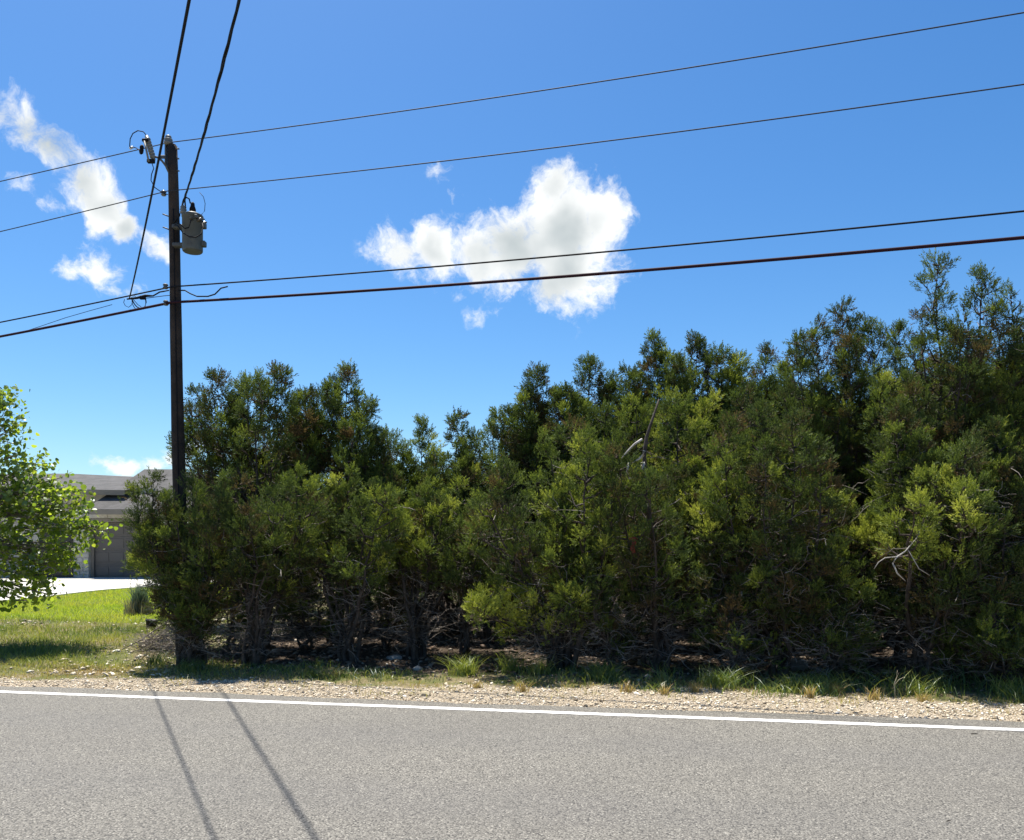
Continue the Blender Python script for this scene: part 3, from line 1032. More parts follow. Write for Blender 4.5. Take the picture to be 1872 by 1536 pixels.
def juniper(base_px, d, lobes, seed, label, dens=1.0, name='juniper_tree', dead=1.0, stems_r=.06, sats=2):
    rng = np.random.default_rng(seed)
    bx = (base_px - CX) * d / FPX
    by = d
    bz = gz(bx, by)
    base = np.array([bx, by, bz])
    tube_parts, twig_parts = [], []
    pos, axs, scl, tnt = [], [], [], []
    full = []
    for lb in lobes:                    # side leaders crowd round each main one
        o = dict(lb[4]) if len(lb) > 4 else {}
        o.setdefault('dd', rng.uniform(-.5, .5))
        full.append((*lb[:4], o))
        x, yt, yb, hw = lb[:4]
        for k in range(sats):
            sg = 1 if (k + int(rng.random() < .3)) % 2 else -1
            drop = rng.uniform(18, 45) + rng.uniform(0, .28) * (yb - yt) * rng.random()
            o2 = dict(o)
            o2['dd'] = o['dd'] + rng.uniform(-.55, .35)
            o2['f'] = np.clip(o.get('f', 0) + rng.uniform(-.2, .25), 0, 1)
            full.append((x + sg * hw * rng.uniform(.45, 1.1), yt + drop, yb - rng.uniform(0, .25) * (yb - yt), hw * rng.uniform(.5, .85), o2))
    for lb in full:
        x, yt, yb, hw = lb[:4]
        o = lb[4]
        dd = d + o['dd']
        fresh_lit = o.get('f', 0.0)
        open_ = o.get('open', 0.0)
        cx = (x - CX) * dd / FPX
        cy = dd
        zt = CH - (yt - HOR) * dd / FPX
        zb = max(CH - (yb - HOR) * dd / FPX, bz + .12)
        R = hw * dd / FPX * 1.12
        H = zt - zb
        # leader stem
        st = base + np.array([rng.normal(0, .08), rng.normal(0, .08), -.08])
        c1 = st + np.array([rng.normal(0, .12), rng.normal(0, .12), max(.35, (zb - bz) * .6)])
        c2 = np.array([cx + rng.normal(0, .12), cy + rng.normal(0, .12), zb + H * .25])
        en = np.array([cx + rng.normal(0, .03), cy, zt - .04])
        K = 12
        ax = bez(st, c1, c2, en, K)
        wig = rng.normal(0, .03, (K, 3))
        wig[0] = 0
        wig[-1] = 0
        wig[:, 2] = 0
        ax = ax + wig
        r0 = stems_r * (.55 + .25 * min(zt - bz, 6) / 4) * rng.uniform(.7, 1.1)
        rad = r0 * (1 - np.linspace(0, 1, K) ** 1.1 * .93)
        tube_parts.append(tubes(ax[None], rad[None], 7))
        # boughs: clumps of sprays set round the leader
        R = R * 1.38 * o.get('w', 1.0)
        area = 2 * math.pi * R * H * .6
        nb = max(8, int(area * 5.0 * dens))
        ub = np.clip((np.arange(nb) + rng.random(nb)) / nb, .01, .985) ** o.get('pw', .95)
        phb = (np.arange(nb) * 2.39996 + rng.normal(0, .45, nb)) % (2 * math.pi)
        ph = rng.uniform(0, 6.28, 4)
        prof = (np.minimum(1, (ub / .2)) ** .5) * ((1 - ub) ** .55) * 1.05
        lump = 1 + .22 * np.sin(2 * phb + 5 * ub + ph[0]) + .16 * np.sin(3 * phb - 9 * ub + ph[1])
        rhob = np.maximum(R * prof * lump * rng.uniform(.55, 1.0, nb), .04)
        zc = zb + ub * H
        keepb = np.ones(nb, bool)
        if open_:
            keepb = (np.sin(7 * ub + 2 * phb + ph[3]) + rng.normal(0, .6, nb)) > (open_ * 2 - 1)
        az = ax[:, 2]
        ordr = np.argsort(az)

        def on_axis(zq):
            return np.stack([np.interp(zq, az[ordr], ax[ordr, 0]), np.interp(zq, az[ordr], ax[ordr, 1]), zq], -1)
        outb = np.stack([np.cos(phb), np.sin(phb), np.zeros(nb)], -1)
        cen = on_axis(zc) + outb * rhob[:, None]
        rb = (rng.uniform(.08, .225, nb) * (1 - .45 * ub ** 2)) * (.75 + .35 * min(R, .8))
        # limb of each bough
        zs = np.clip(zc - rhob * rng.uniform(.3, .9, nb), bz + .15, None)
        s0 = on_axis(zs)
        m1 = s0 + (cen - s0) * .45 - np.array([0, 0, 1.0]) * (rhob * rng.uniform(.05, .25, nb))[:, None] + rng.normal(0, .03, (nb, 3))
        LP = np.stack([s0, m1, s0 + (cen - s0) * .8 + rng.normal(0, .02, (nb, 3)), cen], 1)
        lr = np.stack([np.full(nb, .017), np.full(nb, .012), np.full(nb, .008), np.full(nb, .005)], 1) * rng.uniform(.6, 1.2, nb)[:, None]
        tube_parts.append(tubes(LP, lr, 4))
        # sprays of each bough, most on its outer and upper side
        kt = 32
        dv = norm(rng.normal(size=(nb, kt, 3)) + outb[:, None, :] * .55 + np.array([0, 0, .55]))
        rr_ = rng.random((nb, kt, 1)) ** .4 * rng.uniform(.75, 1.25, (nb, kt, 1))
        ell = np.stack([rb * 1.0, rb * 1.0, rb * 1.15], -1)[:, None, :]
        tp = cen[:, None, :] + dv * rr_ * ell
        ta = dv * .8 + outb[:, None, :] * .25 + np.array([0, 0, .75]) + rng.normal(0, .3, (nb, kt, 3))
        kk = (rng.random((nb, kt)) > .06) & keepb[:, None]
        if d > 14:                      # shaded foot of the trees further in: thin foliage
            kk &= (rng.random((nb, kt)) < .2 + .8 * smooth(.25, .55, ub)[:, None])
        bt = .31 + rng.normal(0, .19, nb) + .46 * fresh_lit  # lobe tint holds fresh growth and imitated sunlit patches
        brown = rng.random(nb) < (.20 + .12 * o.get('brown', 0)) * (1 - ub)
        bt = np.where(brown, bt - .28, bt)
        tt_ = bt[:, None] + rng.normal(0, .07, (nb, kt)) + .10 * (dv[..., 2] * rr_[..., 0])  # sunlit bough tops put into the tint, lighter up and out
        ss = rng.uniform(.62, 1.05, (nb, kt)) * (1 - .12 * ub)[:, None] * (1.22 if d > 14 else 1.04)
        pos.append(tp[kk])
        axs.append(ta[kk])
        scl.append(ss[kk])
        tnt.append(tt_[kk])
        # branchlets inside the bough
        kb = 4
        e2 = tp[:, :kb]
        q0 = np.repeat(LP[:, 2][:, None], kb, 1)
        mm = (q0 + e2) / 2 + rng.normal(0, .02, (nb, kb, 3))
        BP = np.stack([q0, mm, e2], 2).reshape(-1, 3, 3)
        tube_parts.append(tubes(BP, np.tile(np.array([.005, .004, .002]), (len(BP), 1)), 3))
        # spiky leader tip
        m = 16
        tt = rng.random(m)
        pos.append(np.stack([np.full(m, en[0]), np.full(m, en[1]), zt - .42 * tt + .0], -1) + rng.normal(0, .02, (m, 3)) * (1 + 3 * tt[:, None]))
        axs.append(np.array([0, 0, 1.0]) + rng.normal(0, .22, (m, 3)))
        scl.append(rng.uniform(.6, .95, m))
        tnt.append(np.full(m, .42 + .25 * fresh_lit))
        # bare dead twigs inside and low on the tree
        nd = int((4 + 8 * min(H, 3)) * dead)
        ud = rng.beta(1.0, 1.8, nd)
        phd = rng.uniform(0, 2 * math.pi, nd)
        zz = bz + .15 + ud * (zb + .75 * H - bz)
        s0 = np.stack([np.interp(zz, az[ordr], ax[ordr, 0]), np.interp(zz, az[ordr], ax[ordr, 1]), zz], -1)
        ln = rng.uniform(.3, 1.0, nd) * max(R, .35) * 1.15
        dr = np.stack([np.cos(phd), np.sin(phd), rng.uniform(-.35, .55, nd)], -1)
        K2 = 5
        tw = s0[:, None, :] + dr[:, None, :] * ln[:, None, None] * np.linspace(0, 1, K2)[None, :, None]
        jit = np.cumsum(rng.normal(0, .035, (nd, K2, 3)), axis=1)
        jit[:, 0] = 0
        tw = tw + jit
        tw[..., 2] = np.maximum(tw[..., 2], bz + .02)
        tr = rng.uniform(.004, .009, nd)[:, None] * np.linspace(1, .35, K2)[None]
        twig_parts.append(tubes(tw, tr, 3))
        # forked side twigs
        f0 = tw[:, 3]
        fd = norm(dr + rng.normal(0, .7, (nd, 3)))
        f2 = f0[:, None, :] + fd[:, None, :] * (ln * .45)[:, None, None] * np.linspace(0, 1, 4)[None, :, None] + np.cumsum(rng.normal(0, .02, (nd, 4, 3)), 1)
        f2[..., 2] = np.maximum(f2[..., 2], bz + .02)
        twig_parts.append(tubes(f2, tr[:, [1, 2, 3, 4]] * .8, 3))
    root = empty(name, base)
    V, F = join(tube_parts)
    link_mesh('trunk', np_mesh('trunk', V - base, F, smooth=True), M_BARK, root)
    V, F = join(twig_parts)
    link_mesh('dead_twigs', np_mesh('dead_twigs', V - base, F, smooth=True), M_TWIG, root)['kind'] = 'stuff'
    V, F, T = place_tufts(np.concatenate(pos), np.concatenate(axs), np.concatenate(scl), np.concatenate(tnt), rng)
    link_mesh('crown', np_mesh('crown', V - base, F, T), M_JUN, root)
    tag(root, label, 'tree')
    return root


def copy_tree(src, loc, rz, s, label, group, name='juniper_tree'):
    r = src.copy()
    COL.objects.link(r)
    r.location = loc
    r.rotation_euler = (0, 0, rz)
    r.scale = s
    r.name = name
    r['label'] = label
    r['group'] = group
    for ch in src.children:
        c = ch.copy()
        COL.objects.link(c)
        c.parent = r
    return r


f1 = {'f': 1.0}
f7 = {'f': .7}
f4 = {'f': .4}
op = {'open': .2, 'w': 1.15}
SPEC = [
    (352, 12.3, [(278, 868, 1060, 26, {'dd': -.1}), (322, 905, 1100, 36, {'dd': -.3}), (352, 880, 1130, 38, {'dd': -.2}), (396, 905, 1135, 40), (280, 972, 1060, 20, f1), (332, 1010, 1140, 26), (335, 1010, 1188, 36, {'dd': -.1}), (395, 1030, 1180, 36)],
     'low bushy juniper wrapped round the foot of the utility pole'),
    (470, 14.3, [(360, 745, 1000, 36, op), (400, 690, 960, 40, op), (453, 697, 960, 42), (515, 674, 970, 44), (563, 722, 990, 40)],
     'broad many-topped juniper right beside the utility pole'),
    (612, 14.7, [(602, 710, 1010, 38), (632, 676, 1010, 40), (668, 738, 1020, 36), (693, 795, 1040, 26)],
     'juniper with two steep pointed tops next to the dip in the treeline'),
    (468, 12.3, [(425, 870, 1085, 45), (478, 925, 1095, 46, f4), (545, 865, 1085, 46, f4), (510, 900, 1095, 40)],
     'short juniper with upright yellow-green shoots in front of the broad many-topped one'),
    (640, 12.6, [(592, 880, 1080, 42), (640, 862, 1080, 42, f4), (690, 885, 1085, 40, f4)],
     'short dense juniper in front of the one with two steep tops'),
    (775, 15.6, [(735, 815, 1060, 32), (768, 772, 1070, 34, f4), (832, 762, 1070, 32), (802, 830, 1070, 32)],
     'slim juniper with twin narrow spires standing in the dip of the treeline'),
    (760, 13.0, [(715, 900, 1065, 38, f4), (775, 885, 1070, 42, f4), (838, 880, 1065, 40)],
     'thin lower juniper with many bare grey twigs below the twin spires'),
    (895, 15.2, [(872, 800, 1060, 32), (905, 772, 1060, 32), (940, 755, 1070, 36)],
     'small juniper at the foot of the rising treeline'),
    (1000, 14.6, [(962, 720, 1060, 42), (985, 678, 1060, 36), (1030, 715, 1070, 42)],
     'juniper with a sharp narrow tip where the treeline starts to rise'),
    (1092, 14.9, [(1078, 658, 1060, 38), (1118, 695, 1060, 44), (1152, 680, 1060, 36)],
     'juniper with rounded knobbly top between two sharp-tipped ones'),
    (1212, 14.4, [(1198, 618, 1060, 36), (1240, 660, 1070, 46, f4), (1275, 622, 1060, 42)],
     'dark conical-topped juniper behind the broken grey limb'),
    (1345, 14.8, [(1312, 645, 1070, 44), (1347, 655, 1070, 42, f4), (1400, 636, 1070, 26, op), (1432, 672, 1070, 42)],
     'wide juniper with one thin spike at its top'),
    (1025, 11.9, [(925, 850, 1080, 50), (985, 880, 1100, 56), (1070, 800, 1080, 50, f7), (1040, 890, 1110, 56, f4), (985, 1045, 1175, 62, f1), (905, 1062, 1140, 40, f1)],
     'spreading juniper with a bright green bough hanging low over the grass'),
    (1205, 11.7, [(1130, 825, 1130, 58), (1200, 880, 1140, 58, f4), (1262, 840, 1140, 56), (1318, 850, 1040, 46, f1)],
     'full juniper with bright green tips in front of the broken grey limb'),
    (1425, 11.3, [(1388, 745, 1160, 58), (1450, 760, 1160, 58), (1505, 880, 1160, 54), (1560, 925, 1060, 56, f1)],
     'wide juniper with a pale yellow-green patch halfway up'),
    (1560, 13.0, [(1490, 592, 1010, 40, op), (1540, 556, 1010, 32, op), (1595, 588, 1020, 50), (1645, 598, 1030, 48)],
     'tall juniper with two ragged spikes above the wide one'),
    (1742, 12.3, [(1718, 474, 900, 40, op), (1792, 500, 900, 42, {'open': .32, 'w': 1.25}), (1848, 535, 960, 50, {'open': .3, 'w': 1.25}), (1905, 560, 1000, 56)],
     'tallest juniper with a thin open crown showing dark limbs and sky'),
    (1690, 10.8, [(1640, 740, 1160, 56), (1705, 860, 1060, 52, f1), (1762, 800, 1160, 56), (1690, 960, 1180, 60)],
     'juniper with feathery bright boughs in front of the tallest one'),
    (1870, 10.4, [(1822, 780, 1190, 56), (1888, 820, 1200, 60), (1740, 1125, 1225, 44, f4), (1815, 1120, 1235, 46, f4)],
     'brownish juniper with bare twigs and low shoots reaching the grass'),
    (1120, 11.6, [(1092, 985, 1195, 42, {'dd': .2}), (1150, 1010, 1200, 42, {'dd': .2})],
     'low twiggy juniper scrub under the full juniper'),
    (1350, 11.2, [(1320, 990, 1205, 44, {'dd': .1}), (1385, 1030, 1215, 46, {'dd': .1})],
     'dark low thicket between the full juniper and the pale-patched one'),
    (1530, 10.9, [(1470, 1020, 1215, 48, {'dd': .1}), (1535, 1050, 1220, 44, {'dd': .0}), (1600, 1020, 1220, 48, {'dd': .1})],
     'dark twiggy thicket beneath the pale yellow-green patch'),
    (860, 13.2, [(840, 960, 1120, 40), (890, 930, 1110, 40)],
     'small brownish juniper between the thin one and the spreading one'),
    (430, 13.4, [(415, 1020, 1175, 38), (460, 1040, 1175, 36)],
     'low twiggy scrub between the pole and the broad many-topped juniper'),
    (560, 13.6, [(545, 1030, 1165, 38), (600, 1020, 1165, 36)],
     'low twiggy scrub before the juniper with two steep tops'),
    (705, 13.9, [(690, 1030, 1150, 36), (745, 1020, 1150, 36)],
     'low twiggy scrub under the thin lower juniper'),
    (1110, 13.3, [(1040, 775, 1010, 48, f4), (1105, 748, 1010, 44), (1165, 735, 1010, 46, f7)],
     'juniper half way up the slope of crowns, beside the broken grey limb'),
    (1300, 13.1, [(1235, 722, 1010, 46, f4), (1300, 732, 1010, 48, f7), (1362, 715, 1010, 44)],
     'juniper with sunlit yellow-green crown below the one with a thin spike'),
    (1490, 12.5, [(1440, 715, 1000, 46), (1500, 690, 1000, 44, f4), (1558, 700, 1000, 42)],
     'juniper filling the slope below the two ragged spikes'),
    (1640, 12.0, [(1612, 695, 1000, 42, f4), (1668, 690, 1000, 42)],
     'olive juniper between the two ragged spikes and the tallest juniper'),
    (1820, 11.7, [(1782, 665, 1000, 44), (1845, 660, 1010, 48, f4)],
     'juniper with dark limbs directly under the tallest open crown'),
]
TREES = []
for i, (bp, d, lobes, label) in enumerate(SPEC):
    TREES.append(juniper(bp, d, lobes, 100 + i, label, dead=3.0 if i in (19, 20, 21, 23, 24, 25) else (1.8 if i in (6, 12, 17, 18) else 1.2), dens=.75 if i in (19, 20, 21) else (.45 if i in (23, 24, 25) else 1.2 if i in (1, 2, 8, 9, 10, 11, 15, 16) else 1.0), sats=1 if i > 18 else 2))

# the wood goes on behind the front row
rnd = random.Random(21)
BACK = [(470, 18.2, 1, .80), (560, 20.5, 4, .95), (660, 18.6, 2, .72), (730, 21, 5, .85), (800, 18.4, 7, .85), (870, 22, 5, .9), (930, 18.8, 8, .8),
        (1010, 21, 9, .9), (1090, 18.3, 10, .8), (1170, 22, 8, 1.0), (1250, 18.7, 9, .95), (1330, 21, 10, .95), (1420, 18, 11, .95), (1500, 20.5, 9, 1.05),
        (1590, 17.5, 10, .95), (1680, 20, 11, 1.1), (1760, 17.2, 9, 1.05), (1860, 19.5, 10, 1.1), (1960, 17, 11, 1.05), (520, 24, 2, .95), (700, 25, 8, .85), (1000, 25.5, 9, 1.0), (1450, 25, 11, 1.2), (1800, 24, 10, 1.3),
        (440, 16.4, 4, 1.0), (545, 16.9, 13, .95), (660, 16.2, 4, 1.05), (745, 17.0, 13, .9), (835, 16.4, 4, 1.0), (930, 16.6, 13, 1.1), (1050, 16.3, 14, 1.0), (1160, 16.7, 13, 1.2), (1270, 16.2, 14, 1.05),
        (1390, 16.4, 13, 1.3), (1500, 15.4, 14, 1.05), (1620, 15.2, 17, 1.0), (1720, 15.0, 14, 1.1), (1830, 15.0, 17, 1.05), (1930, 14.4, 14, 1.15)]
for px, d, k, s in BACK:
    x = (px - CX) * d / FPX
    copy_tree(TREES[k], (x, d, gz(x, d)), rnd.uniform(0, 6.28), (s * 1.15, s * 1.15, s), 'juniper standing deeper in the wood, mostly hidden by the front row', 'junipers deeper in the wood')
# and on along the road past the frame
for px, d, k, s in [(2010, 11.4, 17, 1.0), (2110, 12.6, 15, 1.0), (2190, 11.0, 14, 1.0), (2330, 11.8, 16, .95)]:
    x = (px - CX) * d / FPX
    copy_tree(TREES[k], (x, d, gz(x, d)), rnd.uniform(-.4, .4), (s, s, s), 'juniper at the road beyond the tallest juniper', 'junipers further along the road')


# a weathered broken limb hanging in the crowns
def make_limb():
    root = empty('broken_limb', P(1175, 800, 12.9))
    O = root.location.copy()
    lm = mat('silver_wood', (0.496, 0.464, 0.424), .8, scale=6, color2=(0.336, 0.304, 0.272))

    def tb(pxs, r, d=12.0):
        b = BM().tube([P(x, y, d) for x, y in pxs], r, 7)
        bmesh.ops.translate(b.b, verts=b.b.verts[:], vec=-O)
        return b.build('limb_piece', lm, root)
    tb([(1174, 803), (1160, 812), (1148, 824), (1136, 838)], [.018, .015, .011, .006], 11.15)
    tb([(1178, 824), (1176, 832), (1170, 838), (1156, 846)], [.024, .02, .014, .006], 11.1)
    tb([(1175, 845), (1177, 860), (1180, 878)], [.03, .026, .02], 11.15)
    tb([(1150, 846), (1146, 862), (1150, 875), (1172, 872)], [.014, .016, .012, .008], 11.1)
    lm = M_BARK
    tb([(1205, 730), (1190, 775), (1182, 800), (1178, 830), (1180, 900), (1195, 1000)], [.012, .02, .026, .03, .03, .03], 11.4)
    lm = MATS['silver_wood']
    tag(root, 'broken silver-grey limb with pale torn wood among the crowns', 'dead limb')
    root = empty('dead_branch', P(1660, 1010, 11.0))
    O = root.location.copy()
    tb([(1690, 955), (1675, 985), (1655, 1008), (1640, 1018), (1632, 1030), (1640, 1048), (1655, 1062)], [.004, .006, .008, .010, .010, .009, .005], 10.15)
    tb([(1640, 1018), (1618, 1020), (1606, 1028), (1598, 1040)], [.007, .007, .005, .003], 10.15)
    tb([(1660, 1005), (1680, 1040), (1700, 1052)], [.004, .005, .003], 10.15)
    tag(root, 'curved pale bare branch hanging in the brownish thicket', 'dead branch')


make_limb()


# ------------------------------------------------------------------ broad-leaved tree on the left
def make_broadleaf():
    rng = np.random.default_rng(77)
    d = 14.2
    bx = (-190 - CX) * d / FPX
    base = np.array([bx, d, gz(bx, d)])
    root = empty('cottonwood_tree', base)
    blobs = [(-60, 800, 70, 110, 900), (10, 790, 34, 70, 330), (20, 735, 24, 28, 80), (60, 860, 34, 50, 180), (40, 900, 70, 60, 620), (110, 930, 62, 46, 520), (165, 960, 34, 24, 150),
             (-20, 960, 90, 80, 900), (60, 1000, 80, 55, 620), (110, 1030, 32, 26, 110), (20, 1065, 60, 34, 300), (70, 1050, 40, 30, 150), (130, 990, 22, 24, 60), (105, 1085, 12, 12, 10), (-120, 900, 80, 150, 500), (50, 1098, 40, 14, 45), (115, 872, 12, 16, 14), (30, 830, 26, 30, 70)]
    pos, stems, srad = [], [], []
    tb = np.array([bx, d, base[2]])
    for (x, y, rx, ry, n) in blobs:
        n = int(n * 1.05)
        c = np.array(P(x, y, d))
        R = np.array([rx, rx * 1.0, ry]) * d / FPX
        q = norm(rng.normal(size=(n, 3))) * (rng.random(n) ** .45)[:, None] * R * 1.08
        # leaves sit in small sprays on twigs
        ns = max(2, n // 8)
        cen = q[:ns]
        idx = rng.integers(0, ns, n)
        pp = c + cen[idx] + rng.normal(0, .085, (n, 3))
        pos.append(pp)
        s = np.array([bx + rng.uniform(0, .4), d, base[2] + .8 + .45 * (c[2] - base[2])])
        limb = bez(s, s + np.array([.5, 0, .5]), c + np.array([-.3, 0, -.15]), c, 8)
        stems.append(limb)
        srad.append(np.linspace(.03, .008, 8))
        for k in range(ns):
            a = limb[rng.integers(4, 8)]
            e = c + cen[k]
            mid = (a + e) / 2 + rng.normal(0, .05, 3)
            stems.append(bez(a, mid, mid, e, 8))
            srad.append(np.linspace(.008, .0025, 8))
    V, F = tubes(np.array(stems), np.array(srad), 4)
    Vt, Ft = tubes(bez(tb - [0, 0, .1], tb + [.05, 0, .9], tb + [.1, 0, 1.8], tb + np.array([.35, 0, 3.3]), 10)[None], np.linspace(.09, .03, 10)[None], 10)
    V, F = join([(Vt, Ft), (V, F)])
    link_mesh('trunk', np_mesh('trunk', V - base, F, smooth=True), mat('smooth_bark', (.26, .23, .19), .85, scale=8, color2=(.13, .11, .09)), root)
    pos = np.concatenate(pos)
    M = len(pos)
    # rounded, slightly folded leaf with a pointed tip
    lv = np.array([(0, 0, 0), (.36, .12, .07), (.52, .42, .10), (.36, .78, .07), (0, 1.08, 0), (-.36, .78, .07), (-.52, .42, .10), (-.36, .12, .07), (0, .45, -.02)])
    lf = np.array([(8, i, (i % 8) + 1 if False else (i + 1) % 8) for i in range(8)])
    size = rng.lognormal(math.log(.066), .26, M).clip(.035, .11)
    N = norm(rng.normal(size=(M, 3)) + np.array([0, 0, .35]))
    dn = norm(rng.normal(0, .6, (M, 3)) + np.array([0, 0, -.7]))
    Yv = norm(dn - (dn * N).sum(1)[:, None] * N)
    Xv = np.cross(Yv, N)
    tint = np.clip(rng.normal(.5, .26, M), 0, 1)
    order = np.argsort(pos[:, 1] - size * 8)
    vis = [i for i in order if pos[i, 0] > (0 - CX) * d / FPX]
    singles = set(vis[:290])
    bulk = np.array([i for i in range(M) if i not in singles])
    V = pos[bulk][:, None, :] + size[bulk][:, None, None] * (lv[None, :, 0:1] * Xv[bulk][:, None] + lv[None, :, 1:2] * Yv[bulk][:, None] + lv[None, :, 2:3] * N[bulk][:, None])
    F = (lf[None] + (np.arange(len(bulk)) * 9)[:, None, None]).reshape(-1, 3)
    cr = link_mesh('crown', np_mesh('crown', V.reshape(-1, 3) - base, F, np.repeat(tint[bulk], 9), smooth=True), M_LEAF, root)
    cr['kind'] = 'stuff'
    shared = []
    for k in range(5):
        me = np_mesh('leaf', lv, lf, np.full(9, .15 + .18 * k), smooth=True)
        me.materials.append(M_LEAF)
        shared.append(me)
    for i in singles:
        o = link_mesh('leaf', shared[int(np.clip((tint[i] - .06) / .19, 0, 4))], None, root)
        m = Matrix((Xv[i] * size[i], Yv[i] * size[i], N[i] * size[i])).transposed().to_4x4()
        m.translation = Vector(pos[i] - base)
        o.matrix_local = m
    tag(root, 'bright green broad-leaved tree with round leaves before the stone house', 'tree')


make_broadleaf()


# ------------------------------------------------------------------ ground cover
def blades(x, y, h, w, lean, tint, rng, seg=2, z=None):
    """grass blades as tapering bent strips"""
    n = len(x)
    zz = ground_z(x, y) if z is None else z
    b = np.stack([x, y, zz - .01], -1)
    a = rng.uniform(0, 2 * math.pi, n)
    f = np.stack([np.cos(a), np.sin(a), np.zeros(n)], -1)
    a2 = rng.uniform(0, 2 * math.pi, n)
    s = np.stack([np.cos(a2), np.sin(a2), np.zeros(n)], -1)
    up = np.array([0, 0, 1.0])
    rows = []
    for k in range(seg):
        t = k / seg
        c = b + up * (h * (t - .22 * lean * t * t))[:, None] + f * (h * lean * t * t)[:, None]
        wd = (w * (1 - .55 * t))[:, None]
        rows += [c - s * wd, c + s * wd]
    tipv = b + up * (h * (1 - .22 * lean))[:, None] + f * (h * lean)[:, None]
    V = np.stack(rows + [tipv], 1)
    nv = 2 * seg + 1
    F = []
    for k in range(seg - 1):
        F += [(2 * k, 2 * k + 1, 2 * k + 3), (2 * k, 2 * k + 3, 2 * k + 2)]
    F.append((2 * seg - 2, 2 * seg - 1, 2 * seg))
    F = np.array(F)[None] + (np.arange(n) * nv)[:, None, None]
    T = np.repeat(np.clip(tint, 0, 1), nv)
    return V.reshape(-1, 3), F.reshape(-1, 3), T


def scatter(n, x0, x1, y0, y1, fn, rng):
    x = rng.uniform(x0, x1, n)
    y = rng.uniform(y0, y1, n)
    k = rng.random(n) < fn(x, y)
    return x[k], y[k]


def stuff(name, V, F, T, m, label, cat):
    o = link_mesh(name, np_mesh(name, V, F, T), m)
    tag(o, label, cat, kind='stuff')
    return o


